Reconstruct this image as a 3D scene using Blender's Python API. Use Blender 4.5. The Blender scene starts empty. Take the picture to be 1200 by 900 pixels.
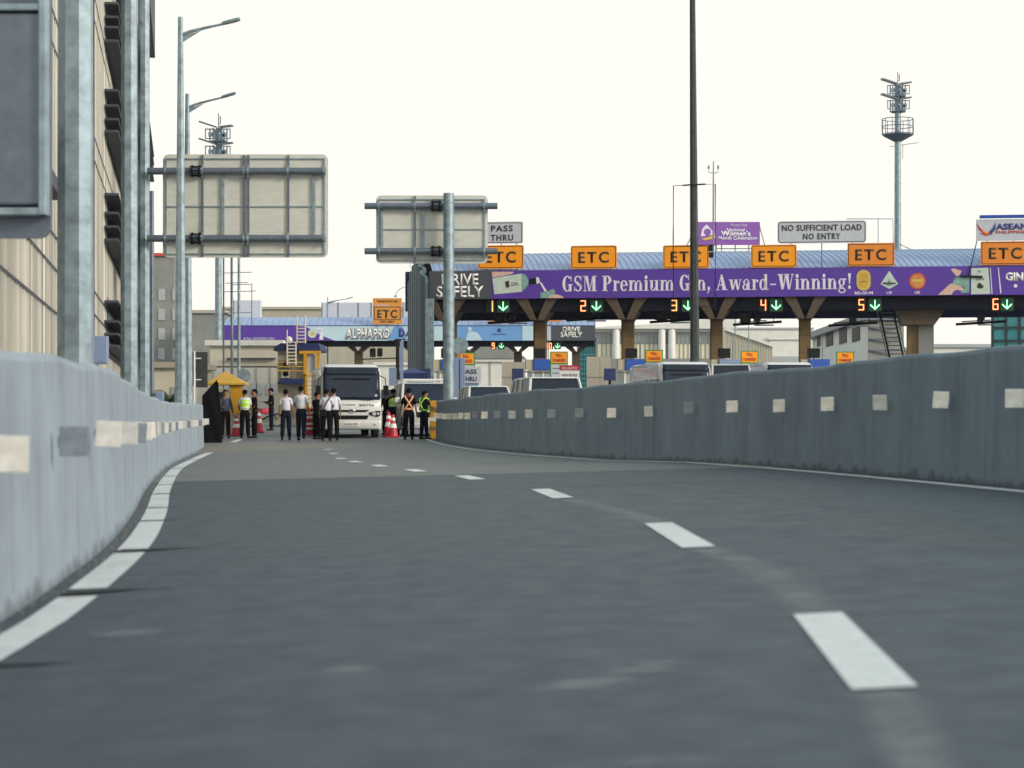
import bpy, bmesh, math, random
from mathutils import Vector, Matrix
from math import sin, cos, pi, radians, sqrt, atan2
random.seed(7)
scene = bpy.context.scene
COL = scene.collection
CZ = 0.64          # camera height above the plaza datum
F = 2500.0         # focal length in photo pixels
HZ = 495.0
def P(px, py, Y):
    return Vector(((px - 600) / F * Y, Y, CZ + (HZ - py) / F * Y))
def XP(px, Y): return (px - 600) / F * Y
def ZP(py, Y): return CZ + (HZ - py) / F * Y

# ------------------------------------------------------------------ materials
def lin(c): 
    c /= 255.0
    return c / 12.92 if c <= 0.04045 else ((c + 0.055) / 1.055) ** 2.4
def S(h):
    h = h.lstrip('#')
    return (lin(int(h[0:2], 16)), lin(int(h[2:4], 16)), lin(int(h[4:6], 16)))
MATS = {}
def mat(name, col, rough=0.6, metal=0.0, var=0.12, scale=3.0, bump=0.0, bscale=40.0, stretch=(1, 1, 1), emit=0.0, coat=0.0, spec=None):
    if name in MATS: return MATS[name]
    m = bpy.data.materials.new(name); m.use_nodes = True
    nt = m.node_tree; N = nt.nodes; L = nt.links
    b = N['Principled BSDF']
    b.inputs['Roughness'].default_value = rough
    b.inputs['Metallic'].default_value = metal
    if coat: b.inputs['Coat Weight'].default_value = coat; b.inputs['Coat Roughness'].default_value = 0.05
    if spec is not None: b.inputs['Specular IOR Level'].default_value = spec
    if emit:
        b.inputs['Base Color'].default_value = (*col, 1)
        b.inputs['Emission Color'].default_value = (*col, 1); b.inputs['Emission Strength'].default_value = emit
        MATS[name] = m; return m
    tc = N.new('ShaderNodeTexCoord'); mp = N.new('ShaderNodeMapping'); mp.inputs['Scale'].default_value = stretch
    L.new(tc.outputs['Object'], mp.inputs['Vector'])
    n1 = N.new('ShaderNodeTexNoise'); n1.inputs['Scale'].default_value = scale; n1.inputs['Detail'].default_value = 6; n1.inputs['Roughness'].default_value = 0.6
    L.new(mp.outputs['Vector'], n1.inputs['Vector'])
    r = N.new('ShaderNodeMapRange'); r.inputs['From Min'].default_value = 0.3; r.inputs['From Max'].default_value = 0.7
    r.inputs['To Min'].default_value = 1 - var; r.inputs['To Max'].default_value = 1 + var
    L.new(n1.outputs['Fac'], r.inputs['Value'])
    mx = N.new('ShaderNodeVectorMath'); mx.operation = 'SCALE'; mx.inputs[0].default_value = col
    L.new(r.outputs['Result'], mx.inputs['Scale']); L.new(mx.outputs['Vector'], b.inputs['Base Color'])
    rr = N.new('ShaderNodeMapRange'); rr.inputs['To Min'].default_value = max(0.02, rough - 0.1); rr.inputs['To Max'].default_value = min(1, rough + 0.12)
    L.new(n1.outputs['Fac'], rr.inputs['Value']); L.new(rr.outputs['Result'], b.inputs['Roughness'])
    if bump:
        n2 = N.new('ShaderNodeTexNoise'); n2.inputs['Scale'].default_value = bscale; n2.inputs['Detail'].default_value = 4
        L.new(mp.outputs['Vector'], n2.inputs['Vector'])
        bp = N.new('ShaderNodeBump'); bp.inputs['Strength'].default_value = bump; bp.inputs['Distance'].default_value = 0.01
        L.new(n2.outputs['Fac'], bp.inputs['Height']); L.new(bp.outputs['Normal'], b.inputs['Normal'])
    MATS[name] = m; return m

def asphalt_mat(name, col, pale, warm, patch=1.0):
    m = bpy.data.materials.new(name); m.use_nodes = True
    nt = m.node_tree; N = nt.nodes; L = nt.links; b = N['Principled BSDF']
    tc = N.new('ShaderNodeTexCoord')
    def noise(sc, det, stretch=(1, 1, 1), rough=0.6):
        mp = N.new('ShaderNodeMapping'); mp.inputs['Scale'].default_value = stretch
        L.new(tc.outputs['Object'], mp.inputs['Vector'])
        n = N.new('ShaderNodeTexNoise'); n.inputs['Scale'].default_value = sc; n.inputs['Detail'].default_value = det; n.inputs['Roughness'].default_value = rough
        L.new(mp.outputs['Vector'], n.inputs['Vector']); return n.outputs['Fac']
    def rng(s, a, c, d, e):
        r = N.new('ShaderNodeMapRange'); r.inputs['From Min'].default_value = a; r.inputs['From Max'].default_value = c
        r.inputs['To Min'].default_value = d; r.inputs['To Max'].default_value = e; L.new(s, r.inputs['Value']); return r.outputs['Result']
    def mix(f, a, c):
        x = N.new('ShaderNodeMix'); x.data_type = 'RGBA'
        L.new(f, x.inputs['Factor'])
        for i, v in ((6, a), (7, c)):
            if isinstance(v, tuple): x.inputs[i].default_value = (*v, 1)
            else: L.new(v, x.inputs[i])
        return x.outputs[2]
    big = noise(0.3, 5); mid = noise(4.5, 8, (1, .8, 1), .72); fine = noise(55, 4, rough=.75); wear = noise(0.9, 7, (1.0, 0.35, 1), .7)
    c = mix(rng(big, .3, .7, 0, 1), tuple(v * .92 for v in col), tuple(v * 1.08 for v in col))
    c = mix(rng(mid, .38, .66, 0, .55 * patch), c, pale)
    c = mix(rng(wear, .63, .72, 0, .35 * patch), c, pale)
    c = mix(rng(noise(.55, 4, (1.4, .2, 1)), .56, .7, 0, .5), c, warm)
    c = mix(rng(noise(9, 6, (1, .8, 1), .8), .38, .68, 0, .55), c, tuple(v * .55 for v in col))
    c = mix(rng(noise(23, 5, rough=.8), .5, .72, 0, .5), c, tuple(v * 1.9 for v in col))
    c = mix(rng(fine, .35, .75, 0, .45), c, tuple(v * 1.7 for v in col))
    sp = noise(120, 2, rough=.5)
    c = mix(rng(sp, .62, .72, 0, .6), c, tuple(min(.4, v * 3) for v in col))
    L.new(c, b.inputs['Base Color'])
    L.new(rng(mid, .3, .7, .70, .56), b.inputs['Roughness']); b.inputs['Specular IOR Level'].default_value = .45
    bp = N.new('ShaderNodeBump'); bp.inputs['Strength'].default_value = .55; bp.inputs['Distance'].default_value = .006
    L.new(fine, bp.inputs['Height']); L.new(bp.outputs['Normal'], b.inputs['Normal'])
    MATS[name] = m; return m

def concrete_wall_mat(name, col):
    """cast concrete; UV = (metres along, metres up)"""
    m = bpy.data.materials.new(name); m.use_nodes = True
    nt = m.node_tree; N = nt.nodes; L = nt.links; b = N['Principled BSDF']
    uv = N.new('ShaderNodeTexCoord')
    def noise(sc, det, stretch, rough=.6):
        mp = N.new('ShaderNodeMapping'); mp.inputs['Scale'].default_value = stretch
        L.new(uv.outputs['UV'], mp.inputs['Vector'])
        n = N.new('ShaderNodeTexNoise'); n.inputs['Scale'].default_value = sc; n.inputs['Detail'].default_value = det; n.inputs['Roughness'].default_value = rough
        L.new(mp.outputs['Vector'], n.inputs['Vector']); return n.outputs['Fac']
    def rng(s, a, c, d, e):
        r = N.new('ShaderNodeMapRange'); r.inputs['From Min'].default_value = a; r.inputs['From Max'].default_value = c
        r.inputs['To Min'].default_value = d; r.inputs['To Max'].default_value = e; L.new(s, r.inputs['Value']); return r.outputs['Result']
    def mix(f, a, c):
        x = N.new('ShaderNodeMix'); x.data_type = 'RGBA'; L.new(f, x.inputs['Factor'])
        for i, v in ((6, a), (7, c)):
            if isinstance(v, tuple): x.inputs[i].default_value = (*v, 1)
            else: L.new(v, x.inputs[i])
        return x.outputs[2]
    def math_(op, a, c):
        x = N.new('ShaderNodeMath'); x.operation = op
        for i, v in ((0, a), (1, c)):
            if isinstance(v, float): x.inputs[i].default_value = v
            else: L.new(v, x.inputs[i])
        return x.outputs[0]
    dk = tuple(v * .72 for v in col); lt = tuple(min(.9, v * 1.18) for v in col)
    c = mix(rng(noise(1.3, 5, (1, .6, 1)), .3, .7, 0, 1), dk, lt)
    c = mix(rng(noise(5.5, 5, (1, .09, 1), .7), .4, .7, 0, .7), c, lt)
    c = mix(rng(noise(3.2, 6, (1, .05, 1), .75), .55, .75, 0, .4), c, tuple(v * .6 for v in col))
    sx = N.new('ShaderNodeSeparateXYZ'); L.new(uv.outputs['UV'], sx.inputs[0])
    # splashed dirt at the foot with a ragged edge of its own
    edge = math_('SUBTRACT', math_('MULTIPLY', rng(noise(2.6, 7, (1, .7, 1), .72), .3, .75, 0, 1), .15), sx.outputs['Y'])
    c = mix(rng(edge, -.02, .03, 0, .7), c, (col[0] * .28, col[1] * .28, col[2] * .27))
    c = mix(rng(noise(1.1, 6, (1, .25, 1), .8), .66, .74, 0, .5), c, (col[0] * .75, col[1] * .55, col[2] * .42))
    L.new(c, b.inputs['Base Color']); b.inputs['Roughness'].default_value = .85
    bp = N.new('ShaderNodeBump'); bp.inputs['Strength'].default_value = .4; bp.inputs['Distance'].default_value = .012
    L.new(noise(14, 6, (1, .5, 1), .7), bp.inputs['Height']); L.new(bp.outputs['Normal'], b.inputs['Normal'])
    MATS[name] = m; return m

def paint_mat():
    m = bpy.data.materials.new('road_paint'); m.use_nodes = True; nt = m.node_tree; N = nt.nodes; L = nt.links; b = N['Principled BSDF']
    tc = N.new('ShaderNodeTexCoord')
    def nz(sc, st=(1, 1, 1), r=.7):
        mp = N.new('ShaderNodeMapping'); mp.inputs['Scale'].default_value = st; L.new(tc.outputs['Object'], mp.inputs['Vector'])
        n = N.new('ShaderNodeTexNoise'); n.inputs['Scale'].default_value = sc; n.inputs['Detail'].default_value = 7; n.inputs['Roughness'].default_value = r; L.new(mp.outputs['Vector'], n.inputs['Vector']); return n.outputs['Fac']
    def rg(s, a, c, d, e):
        r = N.new('ShaderNodeMapRange'); r.inputs['From Min'].default_value = a; r.inputs['From Max'].default_value = c; r.inputs['To Min'].default_value = d; r.inputs['To Max'].default_value = e; L.new(s, r.inputs['Value']); return r.outputs['Result']
    def mx(f, a, c):
        x = N.new('ShaderNodeMix'); x.data_type = 'RGBA'; L.new(f, x.inputs['Factor'])
        for i, v in ((6, a), (7, c)):
            if isinstance(v, tuple): x.inputs[i].default_value = (*v, 1)
            else: L.new(v, x.inputs[i])
        return x.outputs[2]
    c = mx(rg(nz(5), .3, .7, 0, 1), (.50, .54, .55), (.64, .68, .69)); c = mx(rg(nz(1.5, (1.2, .25, 1)), .52, .72, 0, .45), c, (.26, .27, .27)); c = mx(rg(nz(38), .58, .66, 0, .7), c, (.09, .1, .1))
    L.new(c, b.inputs['Base Color']); b.inputs['Roughness'].default_value = .65
    MATS['road_paint'] = m; return m
M = dict(
    asphalt=asphalt_mat('asphalt', (.021, .035, .050), (.070, .092, .115), (.046, .050, .054)),
    slab=asphalt_mat('slab_pavement', (.10, .112, .116), (.18, .192, .192), (.155, .15, .13), .7),
    ground=asphalt_mat('ground_gravel', (.13, .125, .11), (.2, .19, .17), (.15, .13, .1)),
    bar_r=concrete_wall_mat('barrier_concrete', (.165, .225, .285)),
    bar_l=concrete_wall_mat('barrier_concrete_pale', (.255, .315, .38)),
    paint=paint_mat(),
    galv=mat('galvanised_steel', (.26, .345, .40), .48, .4, .35, 4, .1, 60),
    galvd=mat('galvanised_dark', (.15, .185, .24), .42, .5, .15, 6),
    signback=mat('aluminium_sign_back', (.60, .63, .59), .55, .1, .08, 2.5, stretch=(1, 1, 3)),
    dark=mat('dark_metal', (.012, .014, .018), .5, .2, spec=.2),
    black=mat('black_plastic', (.007, .008, .010), .5, spec=.2),
    pole_dk=mat('weathered_dark_pole', (.045, .055, .058), .55, .3, .35, 4),
    cream=mat('cream_cladding', (.55, .54, .495), .42, .3, .6, 1.3, stretch=(1.6, 1.6, .03)),
    shade=mat('sunshade_blade', (.05, .06, .075), .6, .2),
    glass=mat('dark_glass', (.02, .03, .045), .3, 0, .1, 1, spec=.3),
    purple=mat('banner_purple', S('#5836a0'), .55, var=.05, scale=.6),
    char=mat('banner_charcoal', S('#4a4e58'), .6, var=.05),
    white=mat('white_paint', (.78, .78, .76), .5, var=.05),
    lilac=mat('banner_white_print', (.80, .76, .86), .6, var=.02),
    roof=mat('blue_roof_sheet', S('#93a3c4'), .5, .1, .08, 1.2),
    brown=mat('ochre_tiles', (.20, .125, .05), .55, var=.2, scale=2),
    brownd=mat('brown_steel', (.09, .062, .04), .6, var=.2),
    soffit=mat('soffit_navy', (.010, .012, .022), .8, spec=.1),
    clad=mat('corrugated_grey_green', (.10, .15, .17), .5, .2, .12, 3),
    orange=mat('sign_orange', S('#ffa010'), .5, var=.04, scale=2),
    orange2=mat('sign_orange_faded', S('#ea8a2a'), .5, var=.05, scale=2),
    orange3=mat('sign_orange_dusty', S('#d9913c'), .55, var=.06, scale=2),
    ink=mat('sign_ink', (.035, .022, .012), .6, var=.05),
    inkg=mat('sign_ink_grey', S('#4b4750'), .6, var=.05),
    sgrey=mat('sign_silver', S('#c3c8d2'), .45, var=.04),
    bluebox=mat('booth_blue', S('#1f4fae'), .5, var=.06),
    navy=mat('navy_paint', S('#1c2c5e'), .5, var=.08),
    greyblue=mat('grey_blue_paint', S('#7f93b5'), .5, var=.06),
    yellow=mat('yellow_paint', S('#c79218'), .5, var=.12, scale=3),
    yellowd=mat('yellow_roof', S('#cfa640'), .6, var=.15, scale=3),
    green=mat('sign_green', S('#2f8f4a'), .5, var=.06),
    red=mat('red_plastic', S('#b02238'), .45, var=.1),
    led_o=mat('led_orange', (1.0, .30, .10), emit=.95),
    led_g=mat('led_green', (.25, 1.0, .4), emit=.85),
    led_gb=mat('led_green_board', (.012, .06, .028), .6),
    car=mat('white_car_paint', (.62, .64, .64), .25, 0, .03, 1, coat=.6),
    cars=mat('silver_car_paint', (.55, .57, .58), .3, .4, .04, 1, coat=.5),
    glassc=mat('car_glass', (.010, .018, .034), .2, 0, .15, .8, spec=.32),
    glassb=mat('bus_windscreen', (.012, .024, .05), .15, 0, .3, .8, spec=.38),
    rubber=mat('rubber', (.015, .015, .016), .8),
    chrome=mat('chrome', (.6, .6, .6), .2, .9, .05),
    lamp=mat('headlamp_glass', (.6, .62, .62), .12, .3, .1, 20),
    retro=mat('reflector_film', (.80, .78, .72), .32, .2, .22, 9),
    retrod=mat('reflector_film_dark', (.30, .34, .38), .4, .45, .25, 9),  # darker film colour, used on some of the plates
    skin=mat('skin', (.28, .15, .09), .55, var=.06, scale=12),
    hair=mat('hair', (.004, .0035, .0035), .8, spec=.1, var=.2, scale=60),
    shirt=mat('white_shirt', (.66, .68, .78), .8, var=.06, scale=14, bump=.3, bscale=14),
    shirtb=mat('pale_blue_shirt', (.5, .55, .70), .8, var=.06, scale=14, bump=.3, bscale=14),
    blackc=mat('black_cloth', (.006, .006, .009), .9, spec=.12, var=.25, scale=10, bump=.4, bscale=18),
    navyc=mat('navy_cloth', (.010, .014, .032), .9, spec=.12, var=.2, scale=10, bump=.4, bscale=18),
    greyc=mat('grey_blue_cloth', (.06, .075, .12), .9, spec=.15, var=.2, scale=10, bump=.4, bscale=18),
    hivis=mat('hivis_yellow_green', (.42, .78, .06), .6, var=.08, scale=12),
    hivo=mat('hivis_orange', (.85, .42, .22), .6, var=.08, scale=12),
    tape=mat('reflective_tape', (.72, .76, .70), .4, .1, .05),
    wallw=mat('white_render', (.70, .70, .66), .75, var=.07, scale=.8),
    wallc=mat('cream_render', (.66, .62, .52), .75, var=.08, scale=.8),
    wallg=mat('grey_render', (.23, .24, .23), .8, var=.25, scale=.25),
    wallb=mat('beige_render', (.42, .39, .32), .8, var=.12, scale=.5),
    teal=mat('teal_glass', S('#4f9da3'), .15, 0, .15, .5, spec=.8),
    tealf=mat('teal_dark_frame', (.02, .04, .05), .5),
    frost=mat('hazy_glass', (.38, .41, .42), .25, 0, .08, .3),
    frostc=mat('cream_glass', (.74, .70, .56), .3, 0, .08, .3),  # plain cream colour for the lower glazing and the walkway wall
    leaf=mat('palm_leaf', (.055, .10, .03), .6, var=.3, scale=6),
    bark=mat('palm_bark', (.16, .13, .10), .85, var=.3, scale=8, bump=.5, bscale=20),
    sky_l=mat('banner_sky_pale', S('#bcd6e4'), .6, var=.06, scale=.5),
    sky_m=mat('banner_sky_mid', S('#6fa0d8'), .6, var=.08, scale=.5),
    gold=mat('gold_print', S('#d6b75c'), .5, var=.08, scale=5),
    glassp=mat('print_pale_green', S('#c3d2c6'), .6, var=.08, scale=4),
    glassq=mat('print_glass_green', S('#7fa79c'), .6, var=.25, scale=6),
    skinp=mat('print_skin', S('#d9b3a4'), .6, var=.08, scale=4),
    violet=mat('billboard_violet', S('#8a57b0'), .6, var=.08, scale=.8),
    asred=mat('emblem_red', S('#c8453c'), .6, var=.05),
    asblue=mat('emblem_blue', S('#3b3f86'), .6, var=.05),
    copper=mat('print_copper', S('#cf8a4e'), .6, var=.2, scale=6),
)

# ------------------------------------------------------------------ mesh builder
class MB:
    def __init__(s): s.v = []; s.f = []; s.m = []; s.uv = {}
    def quad(s, pts, mi=0):
        b = len(s.v); s.v += [tuple(p) for p in pts]; s.f.append(tuple(range(b, b + len(pts)))); s.m.append(mi); return s
    def box(s, x0, y0, z0, x1, y1, z1, mi=0):
        b = len(s.v)
        s.v += [(x0, y0, z0), (x1, y0, z0), (x1, y1, z0), (x0, y1, z0), (x0, y0, z1), (x1, y0, z1), (x1, y1, z1), (x0, y1, z1)]
        for q in ((0, 3, 2, 1), (4, 5, 6, 7), (0, 1, 5, 4), (1, 2, 6, 5), (2, 3, 7, 6), (3, 0, 4, 7)):
            s.f.append(tuple(b + i for i in q)); s.m.append(mi)
        return s
    def cbox(s, c, d, mi=0):
        return s.box(c[0] - d[0] / 2, c[1] - d[1] / 2, c[2] - d[2] / 2, c[0] + d[0] / 2, c[1] + d[1] / 2, c[2] + d[2] / 2, mi)
    def ring_loft(s, rings, mi=0, cap=True):
        n = len(rings[0]); b = len(s.v)
        for r in rings: s.v += [tuple(p) for p in r]
        for k in range(len(rings) - 1):
            for i in range(n):
                j = (i + 1) % n
                s.f.append((b + k * n + i, b + k * n + j, b + (k + 1) * n + j, b + (k + 1) * n + i)); s.m.append(mi)
        if cap:
            s.f.append(tuple(b + i for i in reversed(range(n)))); s.m.append(mi)
            o = b + (len(rings) - 1) * n; s.f.append(tuple(o + i for i in range(n))); s.m.append(mi)
        return s
    def tube(s, pts, r, n=8, mi=0, rot=0.0):
        pts = [Vector(p) for p in pts]; rs = r if isinstance(r, (list, tuple)) else [r] * len(pts)
        rings = []
        for k, p in enumerate(pts):
            a = pts[max(0, k - 1)]; c = pts[min(len(pts) - 1, k + 1)]
            d = (c - a).normalized(); u = d.cross(Vector((0, 0, 1)))
            if u.length < 1e-3: u = Vector((1, 0, 0))
            u.normalize(); w = d.cross(u)
            rings.append([p + (u * cos(2 * pi * i / n + rot) + w * sin(2 * pi * i / n + rot)) * rs[k] for i in range(n)])
        return s.ring_loft(rings, mi)
    def bar(s, p, q, w, h=None, mi=0):
        return s.tube([p, q], w / 1.414 * 1.0, 4, mi, pi / 4)
    def prism_y(s, poly, y0, y1, mi=0):
        return s.ring_loft([[(x, y0, z) for x, z in poly], [(x, y1, z) for x, z in poly]], mi)
    def prism_x(s, poly, x0, x1, mi=0):
        return s.ring_loft([[(x0, y, z) for y, z in poly], [(x1, y, z) for y, z in poly]], mi)
    def disc_y(s, c, r, y0, y1, n=24, mi=0, rz=None):
        rz = rz or r
        return s.prism_y([(c[0] + r * cos(2 * pi * i / n), c[1] + rz * sin(2 * pi * i / n)) for i in range(n)], y0, y1, mi)
    def lathe(s, prof, c=(0, 0, 0), n=20, mi=0):
        return s.ring_loft([[(c[0] + r * cos(2 * pi * i / n), c[1] + r * sin(2 * pi * i / n), c[2] + z) for i in range(n)] for r, z in prof], mi)
    def build(s, name, mats, parent=None, smooth=False, bevel=0, fix=True):
        me = bpy.data.meshes.new(name); me.from_pydata(s.v, [], s.f)
        if not isinstance(mats, (list, tuple)): mats = [mats]
        for m in mats: me.materials.append(M[m] if isinstance(m, str) else m)
        me.polygons.foreach_set('material_index', s.m)
        if fix:
            bm = bmesh.new(); bm.from_mesh(me); bmesh.ops.recalc_face_normals(bm, faces=bm.faces); bm.to_mesh(me); bm.free()
        if smooth:
            me.polygons.foreach_set('use_smooth', [True] * len(me.polygons))
            try: me.set_sharp_from_angle(angle=radians(40))
            except Exception: pass
        o = bpy.data.objects.new(name, me); COL.objects.link(o)
        if parent: o.parent = parent
        if bevel:
            bv = o.modifiers.new('bevel', 'BEVEL'); bv.width = bevel; bv.segments = 2; bv.limit_method = 'ANGLE'; bv.angle_limit = radians(35)
        return o

def thing(name, label, cat, loc=(0, 0, 0), rotz=0.0, group=None):
    o = bpy.data.objects.new(name, None); COL.objects.link(o); o.empty_display_size = .2
    o.location = loc; o.rotation_euler = (0, 0, rotz); o['label'] = label; o['category'] = cat
    if group: o['group'] = group
    return o
def tag(o, label, cat, group=None):
    o['label'] = label; o['category'] = cat
    if group: o['group'] = group
    return o
def struct(o): o['kind'] = 'structure'; return o
def copy_tree(o, parent=None):
    c = o.copy(); COL.objects.link(c)
    if parent: c.parent = parent
    for ch in list(o.children): copy_tree(ch, c)
    return c
def relabel(o, label, loc=None, rotz=None):
    o['label'] = label
    if loc is not None: o.location = loc
    if rotz is not None: o.rotation_euler = (0, 0, rotz)
    return o
def rrect(x0, z0, x1, z1, r, n=5):
    p = []
    for cx, cz, a0 in ((x1 - r, z0 + r, -90), (x1 - r, z1 - r, 0), (x0 + r, z1 - r, 90), (x0 + r, z0 + r, 180)):
        for i in range(n + 1):
            a = radians(a0 + 90 * i / n); p.append((cx + r * cos(a), cz + r * sin(a)))
    return p
def frame_y(mb, x0, z0, x1, z1, w, y0, y1, mi=0):
    mb.box(x0, y0, z0, x1, y1, z0 + w, mi); mb.box(x0, y0, z1 - w, x1, y1, z1, mi)
    mb.box(x0, y0, z0 + w, x0 + w, y1, z1 - w, mi); mb.box(x1 - w, y0, z0 + w, x1, y1, z1 - w, mi)

def TXT(string, cx, z0, h, w, m, parent, y=-.03, bold=.0, name='lettering', spacing=1.0, depth=.008, shear=0):
    """printed or cut lettering standing in the xz plane facing -y; z0 base line, h cap height, w overall width (None: natural)"""
    cu = bpy.data.curves.new('lettering', 'FONT'); cu.body = string; cu.size = 1; cu.offset = bold; cu.space_character = spacing
    cu.align_x = 'CENTER'; cu.resolution_u = 3; cu.shear = shear; cu.space_line = .8
    o = bpy.data.objects.new('tmp', cu); COL.objects.link(o)
    dg = bpy.context.evaluated_depsgraph_get(); me = bpy.data.meshes.new_from_object(o.evaluated_get(dg))
    bpy.data.objects.remove(o); bpy.data.curves.remove(cu)
    xs = [v.co.x for v in me.vertices]; 
    x0, x1 = min(xs), max(xs); k = h / .7
    sx = (w / (x1 - x0)) if w else k
    for v in me.vertices:
        v.co = Vector(((v.co.x - (x0 + x1) / 2) * sx + cx, y, v.co.y * k + z0))
    me.name = name; me.materials.append(M[m])
    o = bpy.data.objects.new(name, me); COL.objects.link(o); o.parent = parent
    sd = o.modifiers.new('thick', 'SOLIDIFY'); sd.thickness = depth; sd.offset = 0
    return o

# ---- a fat-face serif alphabet for the long banner
def fat_text(string, x0, x1, z0, h, y, mname, parent):
    mb = MB(); cur = [0.0]
    def pq(pts): mb.quad([(cur[0] + px, 0, pz) for px, pz in pts])
    def R(a, b, c, d): pq([(a, b), (c, b), (c, d), (a, d)])
    def D(a0, a1, b, c0, c1, d): pq([(a0, b), (a1, b), (c1, d), (c0, d)])
    def ring(cx, cz, rx, rz, ts, tt, a0=0, a1=360, n=20):
        for i in range(n):
            t0 = radians(a0 + (a1 - a0) * i / n); t1 = radians(a0 + (a1 - a0) * (i + 1) / n)
            pq([(cx + rx * cos(t0), cz + rz * sin(t0)), (cx + rx * cos(t1), cz + rz * sin(t1)),
                (cx + (rx - ts) * cos(t1), cz + (rz - tt) * sin(t1)), (cx + (rx - ts) * cos(t0), cz + (rz - tt) * sin(t0))])
    def ball(cx, cz, r): ring(cx, cz, r, r, r - .001, r - .001, n=12)
    g = {}
    g[' '] = (.34, lambda: None)
    g['G'] = (1.0, lambda: (ring(.46, .5, .44, .52, .25, .06, 42, 320), R(.60, .0, .84, .42), R(.5, .40, .94, .46), R(.78, .66, .84, 1.0)))
    g['S'] = (.82, lambda: (ring(.37, .74, .32, .27, .16, .06, 25, 250), ring(.39, .26, .33, .27, .17, .06, -155, 80), D(.38, .70, .36, .06, .36, .64), R(.62, .7, .68, 1.0), R(.05, .0, .1, .3)))
    g['M'] = (1.3, lambda: (R(.13, 0, .19, 1), R(0, 0, .32, .06), R(0, .94, .4, 1), D(.5, .62, 0, .16, .42, 1), D(.55, .62, 0, .84, .92, 1), R(.84, 0, 1.1, 1), R(.74, 0, 1.22, .06), R(.84, .94, 1.22, 1)))
    g['P'] = (.92, lambda: (R(.12, 0, .38, 1), R(0, 0, .5, .06), R(0, .94, .4, 1), ring(.42, .72, .40, .28, .24, .06, -90, 90)))
    g['r'] = (.62, lambda: (R(.1, 0, .32, .68), R(0, 0, .42, .05), R(0, .63, .2, .68), ring(.44, .46, .14, .2, .05, .06, 40, 180), ball(.51, .57, .09)))
    g['e'] = (.72, lambda: (ring(.35, .34, .33, .36, .19, .06, 0, 320), R(.16, .33, .66, .39)))
    def arch(x): ring(x, .46, .22, .22, .1, .06, 0, 180)
    g['n'] = (.9, lambda: (R(.1, 0, .32, .68), R(0, 0, .4, .05), R(0, .63, .2, .68), arch(.48), R(.54, 0, .76, .5), R(.46, 0, .85, .05)))
    g['m'] = (1.34, lambda: (R(.1, 0, .32, .68), R(0, 0, .4, .05), R(0, .63, .2, .68), arch(.48), R(.54, 0, .76, .5), R(.46, 0, .84, .05), arch(.92), R(.98, 0, 1.2, .5), R(.9, 0, 1.29, .05)))
    g['i'] = (.45, lambda: (R(.1, 0, .32, .68), R(0, 0, .42, .05), R(0, .63, .2, .68), ball(.2, .87, .13)))
    g['u'] = (.9, lambda: (R(.1, .16, .32, .68), R(0, .63, .2, .68), ring(.33, .2, .22, .21, .1, .06, 180, 360), R(.55, 0, .77, .68), R(.45, .63, .6, .68), R(.7, 0, .87, .05)))
    g[','] = (.36, lambda: (ball(.16, .12, .12), D(.02, .1, -.2, .18, .28, .1)))
    g['A'] = (1.12, lambda: (D(.12, .19, 0, .48, .56, 1), D(.62, .94, 0, .40, .60, 1), R(.24, .3, .7, .36), R(0, 0, .32, .05), R(.52, 0, 1.06, .05)))
    g['w'] = (1.16, lambda: (D(.28, .44, 0, .08, .32, .68), D(.34, .44, 0, .55, .62, .68), D(.74, .88, 0, .5, .74, .68), D(.8, .88, 0, 1.0, 1.06, .68), R(0, .63, .38, .68), R(.46, .63, .8, .68), R(.92, .63, 1.14, .68)))
    g['a'] = (.8, lambda: (ring(.26, .19, .24, .2, .14, .06), R(.42, 0, .64, .5), R(.6, 0, .76, .05), ring(.37, .46, .27, .23, .08, .06, 0, 180), ball(.17, .5, .1)))
    g['d'] = (.88, lambda: (ring(.33, .34, .31, .36, .19, .06), R(.48, 0, .70, 1), R(.38, .95, .6, 1), R(.6, 0, .84, .05)))
    g['-'] = (.66, lambda: R(.06, .3, .58, .38))
    g['W'] = (1.5, lambda: (D(.36, .54, 0, .1, .42, 1), D(.42, .54, 0, .7, .78, 1), D(.94, 1.1, 0, .66, .96, 1), D(1.02, 1.1, 0, 1.3, 1.37, 1), R(0, .94, .5, 1), R(.58, .94, 1.04, 1), R(1.2, .94, 1.48, 1)))
    g['g'] = (.78, lambda: (ring(.32, .44, .28, .25, .17, .05), ring(.35, -.08, .32, .17, .1, .06), R(.1, .1, .3, .2), ring(.4, .0, .2, .14, .06, .08, 60, 180), R(.5, .58, .72, .68)))
    g['!'] = (.42, lambda: (D(.16, .22, .32, .06, .32, 1), ball(.19, .12, .12)))
    for ch in string:
        adv, fn = g[ch]; fn(); cur[0] += adv + .035
    k = (x1 - x0) / cur[0]
    mb.v = [(x0 + vx * k, y, z0 + vz * h) for vx, _, vz in mb.v]
    o = mb.build('lettering', mname, parent, fix=False)
    sd = o.modifiers.new('thick', 'SOLIDIFY'); sd.thickness = .01
    return o

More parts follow.
